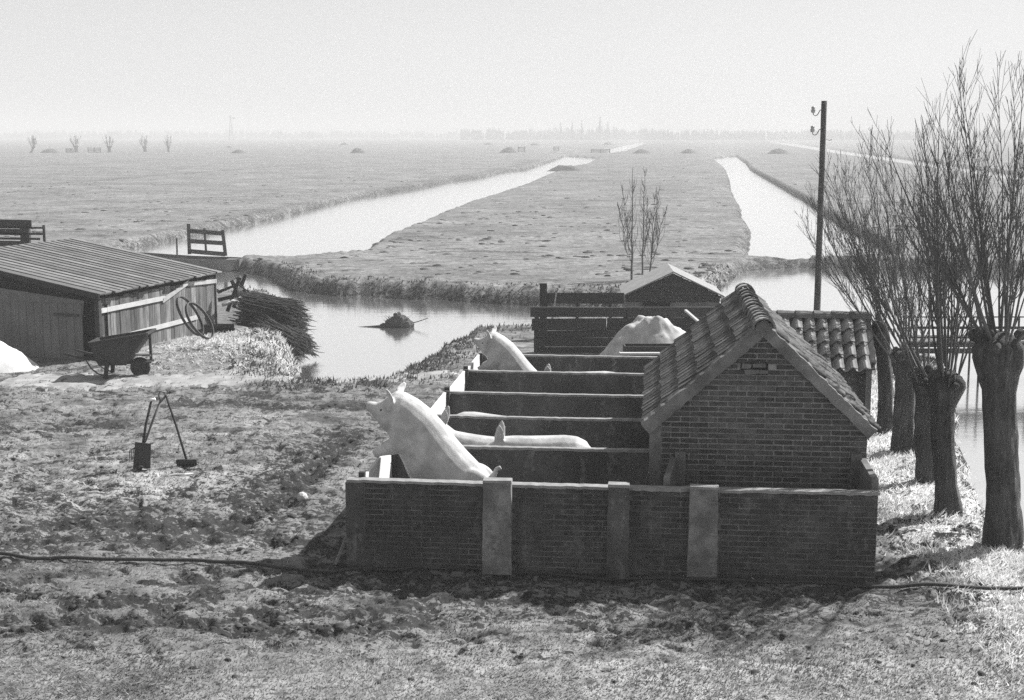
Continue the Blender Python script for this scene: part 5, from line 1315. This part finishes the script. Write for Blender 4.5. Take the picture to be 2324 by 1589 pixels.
# ------------------------------------------------------------------ far meadow: pollards, gates, heaps, trees in the mist
for i, (x, yb, yt_, s_, lab) in enumerate(((70, 347, 333, -6, 'leaning far pollard at the left edge of the misty meadow'), (174, 346, 331, 2, 'far pollard beside the leftmost field gate'), (248, 346, 332, 0, 'far pollard with round head right of the second field gate'),
                                       (330, 345, 333, 2, 'far forked pollard with tall shoots, fourth from the left'), (383, 345, 333, 1, 'thin far pollard, rightmost of the misty row'))):
    b = G(x, yb); hd = AY(x - s_, yt_, b[1])
    pollard(lab, b, hd, .42 if i not in (0, 4) else .26, 200 + i, 18, 1.6, 3.6, .8, (0, 0, 0), .05, 6, 1, 'far_pollard', 'far pollards in the misty meadow', 1.7, .028, 5)
def field_gate(label, x0_, x1_, yt_, yb_, bars=4, mid=2):
    b = G((x0_ + x1_) / 2, yb_); t = thing('field_gate', label, 'gate', (b[0], b[1], 0), 0, 'field gates in the far meadow'); w_ = AY(x1_, yb_, b[1])[0] - AY(x0_, yb_, b[1])[0]; h_ = AY(x0_, yt_, b[1])[2]
    for k in range(bars): MB().box((0, 0, h_ * (k + .6) / bars), (w_, .06, .16)).build('bar', M['wood_dark'], t)
    for k in range(mid + 1): MB().box((-w_ / 2 + w_ * k / mid, .08, h_ / 2), (.22, .1, h_ * 1.05)).build('post', M['wood_dark'], t)
field_gate('far field gate left of the pollard at the misty left edge', 150, 172, 337, 347); field_gate('far field gate between two pollards on the left', 200, 228, 335, 347)
field_gate('far field gate beside the largest dung heap', 1176, 1191, 333, 346, 4, 1); field_gate('far rail gate beside the end of the long canal', 1342, 1384, 339, 347, 3, 2); field_gate('tiny far gate near the canal bend', 1257, 1268, 333, 343, 3, 1)
HEAPS = [(113, 347, 24, 10, 'low pale-edged dung heap at the misty left edge'), (541, 348, 20, 9, 'dung heap alone in the left part of the far meadow'), (812, 348, 19, 12, 'peaked dung heap in the middle of the far meadow'), (1154, 347, 22, 13, 'steep dung heap beside a far gate'),
         (1456, 348, 23, 9, 'dung heap just right of the long canal end'), (1562, 348, 21, 10, 'dung heap between the two canals'), (1767, 349, 26, 12, 'broad dung heap right of the right canal'), (1282, 387, 42, 13, 'large dark reed heap on the bank of the long canal'),
         (781, 330, 12, 6, 'small faint heap behind the peaked one'), (1108, 329, 12, 5, 'faint heap far beyond the steep one'), (1214, 330, 13, 6, 'faint heap beyond the canal bend'), (1380, 329, 14, 6, 'faint heap near the narrow far canal'), (520, 335, 8, 4, 'tiny faint heap far left')]
for i, (x, y, hw_, h_, lab) in enumerate(HEAPS):
    b = G(x, y); k = b[1] / F; o = heap('dung_heap', lab, 'heap', b, hw_ * k, hw_ * k * .8, h_ * k * 1.05, M['heap'], 30 + i, 22, 9, .18, .3); o['group'] = 'heaps in the far meadow'
# wind pump on its mast
b = G(524, 308.5); Yp = 1150.0; bx_ = AY(524, 300, Yp); t = thing('wind_pump', 'faint wind pump mast on the misty skyline', 'wind pump', (bx_[0], Yp, 0))
for sx in (-1, 1):
    for sy in (-1, 1): MB().bar((sx * 1.6, sy * 1.6, 0), (sx * .25, sy * .25, 17.5), .28, .28).build('leg', M['wood_dark'], t)
for z_ in (4, 8, 12): MB().box((0, 0, z_), (3.4 * (1 - z_ / 21), 3.4 * (1 - z_ / 21), .2)).build('brace', M['wood_dark'], t)
rr_ = MB()
for k in range(10):
    a = k * math.pi / 5; rr_.bar((0, -.8, 17.8), (1.9 * math.cos(a), -.8, 17.8 + 1.9 * math.sin(a)), .1, .5, (0, 1, .3))
rr_.build('rotor', M['wood_dark'], t); MB().box((2.6, .3, 17.8), (2.4, .08, 1.1)).build('vane', M['wood_dark'], t); MB().box((0, 0, 18.4), (.5, 1.6, 2.6)).build('head', M['wood_dark'], t)
# poplars and the line of trees at the horizon
rng = random.Random(5)
for i, (x, yt_, w_) in enumerate(((1099, 450, 0),)): pass
for i, (x, yt_, w_, lab) in enumerate(((1272, 278, 4, 'faint slim poplar, leftmost of the skyline clump'), (1296, 272, 3, 'faint poplar left of the broad one'), (1320, 270, 4, 'faint poplar close beside the broad one'), (1345, 266, 8, 'broad faint poplar in the skyline clump'), (1393, 264, 6, 'tallest pointed poplar on the skyline'), (1421, 276, 9, 'bushy faint poplar, rightmost of the skyline clump'))):
    Yp = 1100.0; x2 = 1162 + (x - 1162) * 1.0; x2 = {1272: 1273, 1296: 1296, 1320: 1318, 1345: 1357, 1393: 1364, 1421: 1385}.get(x, x); b = AY(x2, 300, Yp); top = AY(x2, yt_, Yp)[2]; k = Yp / F
    t = thing('poplar', lab, 'poplar', (b[0], Yp + rng.uniform(-30, 30), 0), 0, 'poplars on the skyline')
    MB().tube([(0, 0, 0), (0, 0, top * .95)], [.35, .08], 6).build('trunk', M['far'], t); cr = MB()
    for j in range(150):
        z_ = top * rng.uniform(.25, 1.0); q_ = w_ * k * (1 - abs(z_ / top - .55) * 1.6) * rng.uniform(.1, 1); a = rng.uniform(0, 6.28)
        cr.tube([(q_ * .2 * math.cos(a), q_ * .2 * math.sin(a), z_ - 2.2), (q_ * math.cos(a), q_ * math.sin(a), z_)], [.16, .05], 3, False)
    cr.build('crown', M['far'], t)
tl_ = MB()
def clump(x, y_top, w, Yp, dens=1.0):
    b = AY(x, 303, Yp); top = max(1.5, AY(x, y_top, Yp)[2]); k = Yp / F
    for j in range(int(14 * dens)):
        px2 = b[0] + rng.gauss(0, w * k * .5); py2 = Yp + rng.uniform(-30, 30); hh_ = top * rng.uniform(.55, 1.0)
        tl_.tube([(px2, py2, 0), (px2 + rng.uniform(-.6, .6), py2, hh_ * .5), (px2 + rng.uniform(-1, 1), py2, hh_)], [w * k * .10, w * k * .22, w * k * .04], 5, False)
for x in range(1052, 1500, 9): clump(x + rng.uniform(-4, 4), 293 + rng.uniform(-4, 4) + (0 if not 1240 < x < 1420 else -4), 9, 1250)
for x in range(1500, 2330, 12): clump(x + rng.uniform(-5, 5), 294 + rng.uniform(-4, 4), 10, 1200)
for x in range(10, 1060, 16): clump(x + rng.uniform(-6, 6), 298 + rng.uniform(-5, 3), 13, 1700, .8)
for x in (100, 260, 270, 640, 700): clump(x, 295, 14, 1500)
tag(tl_.build('treeline', M['far']), 'misty line of bare trees along the horizon', 'trees', kind='stuff')
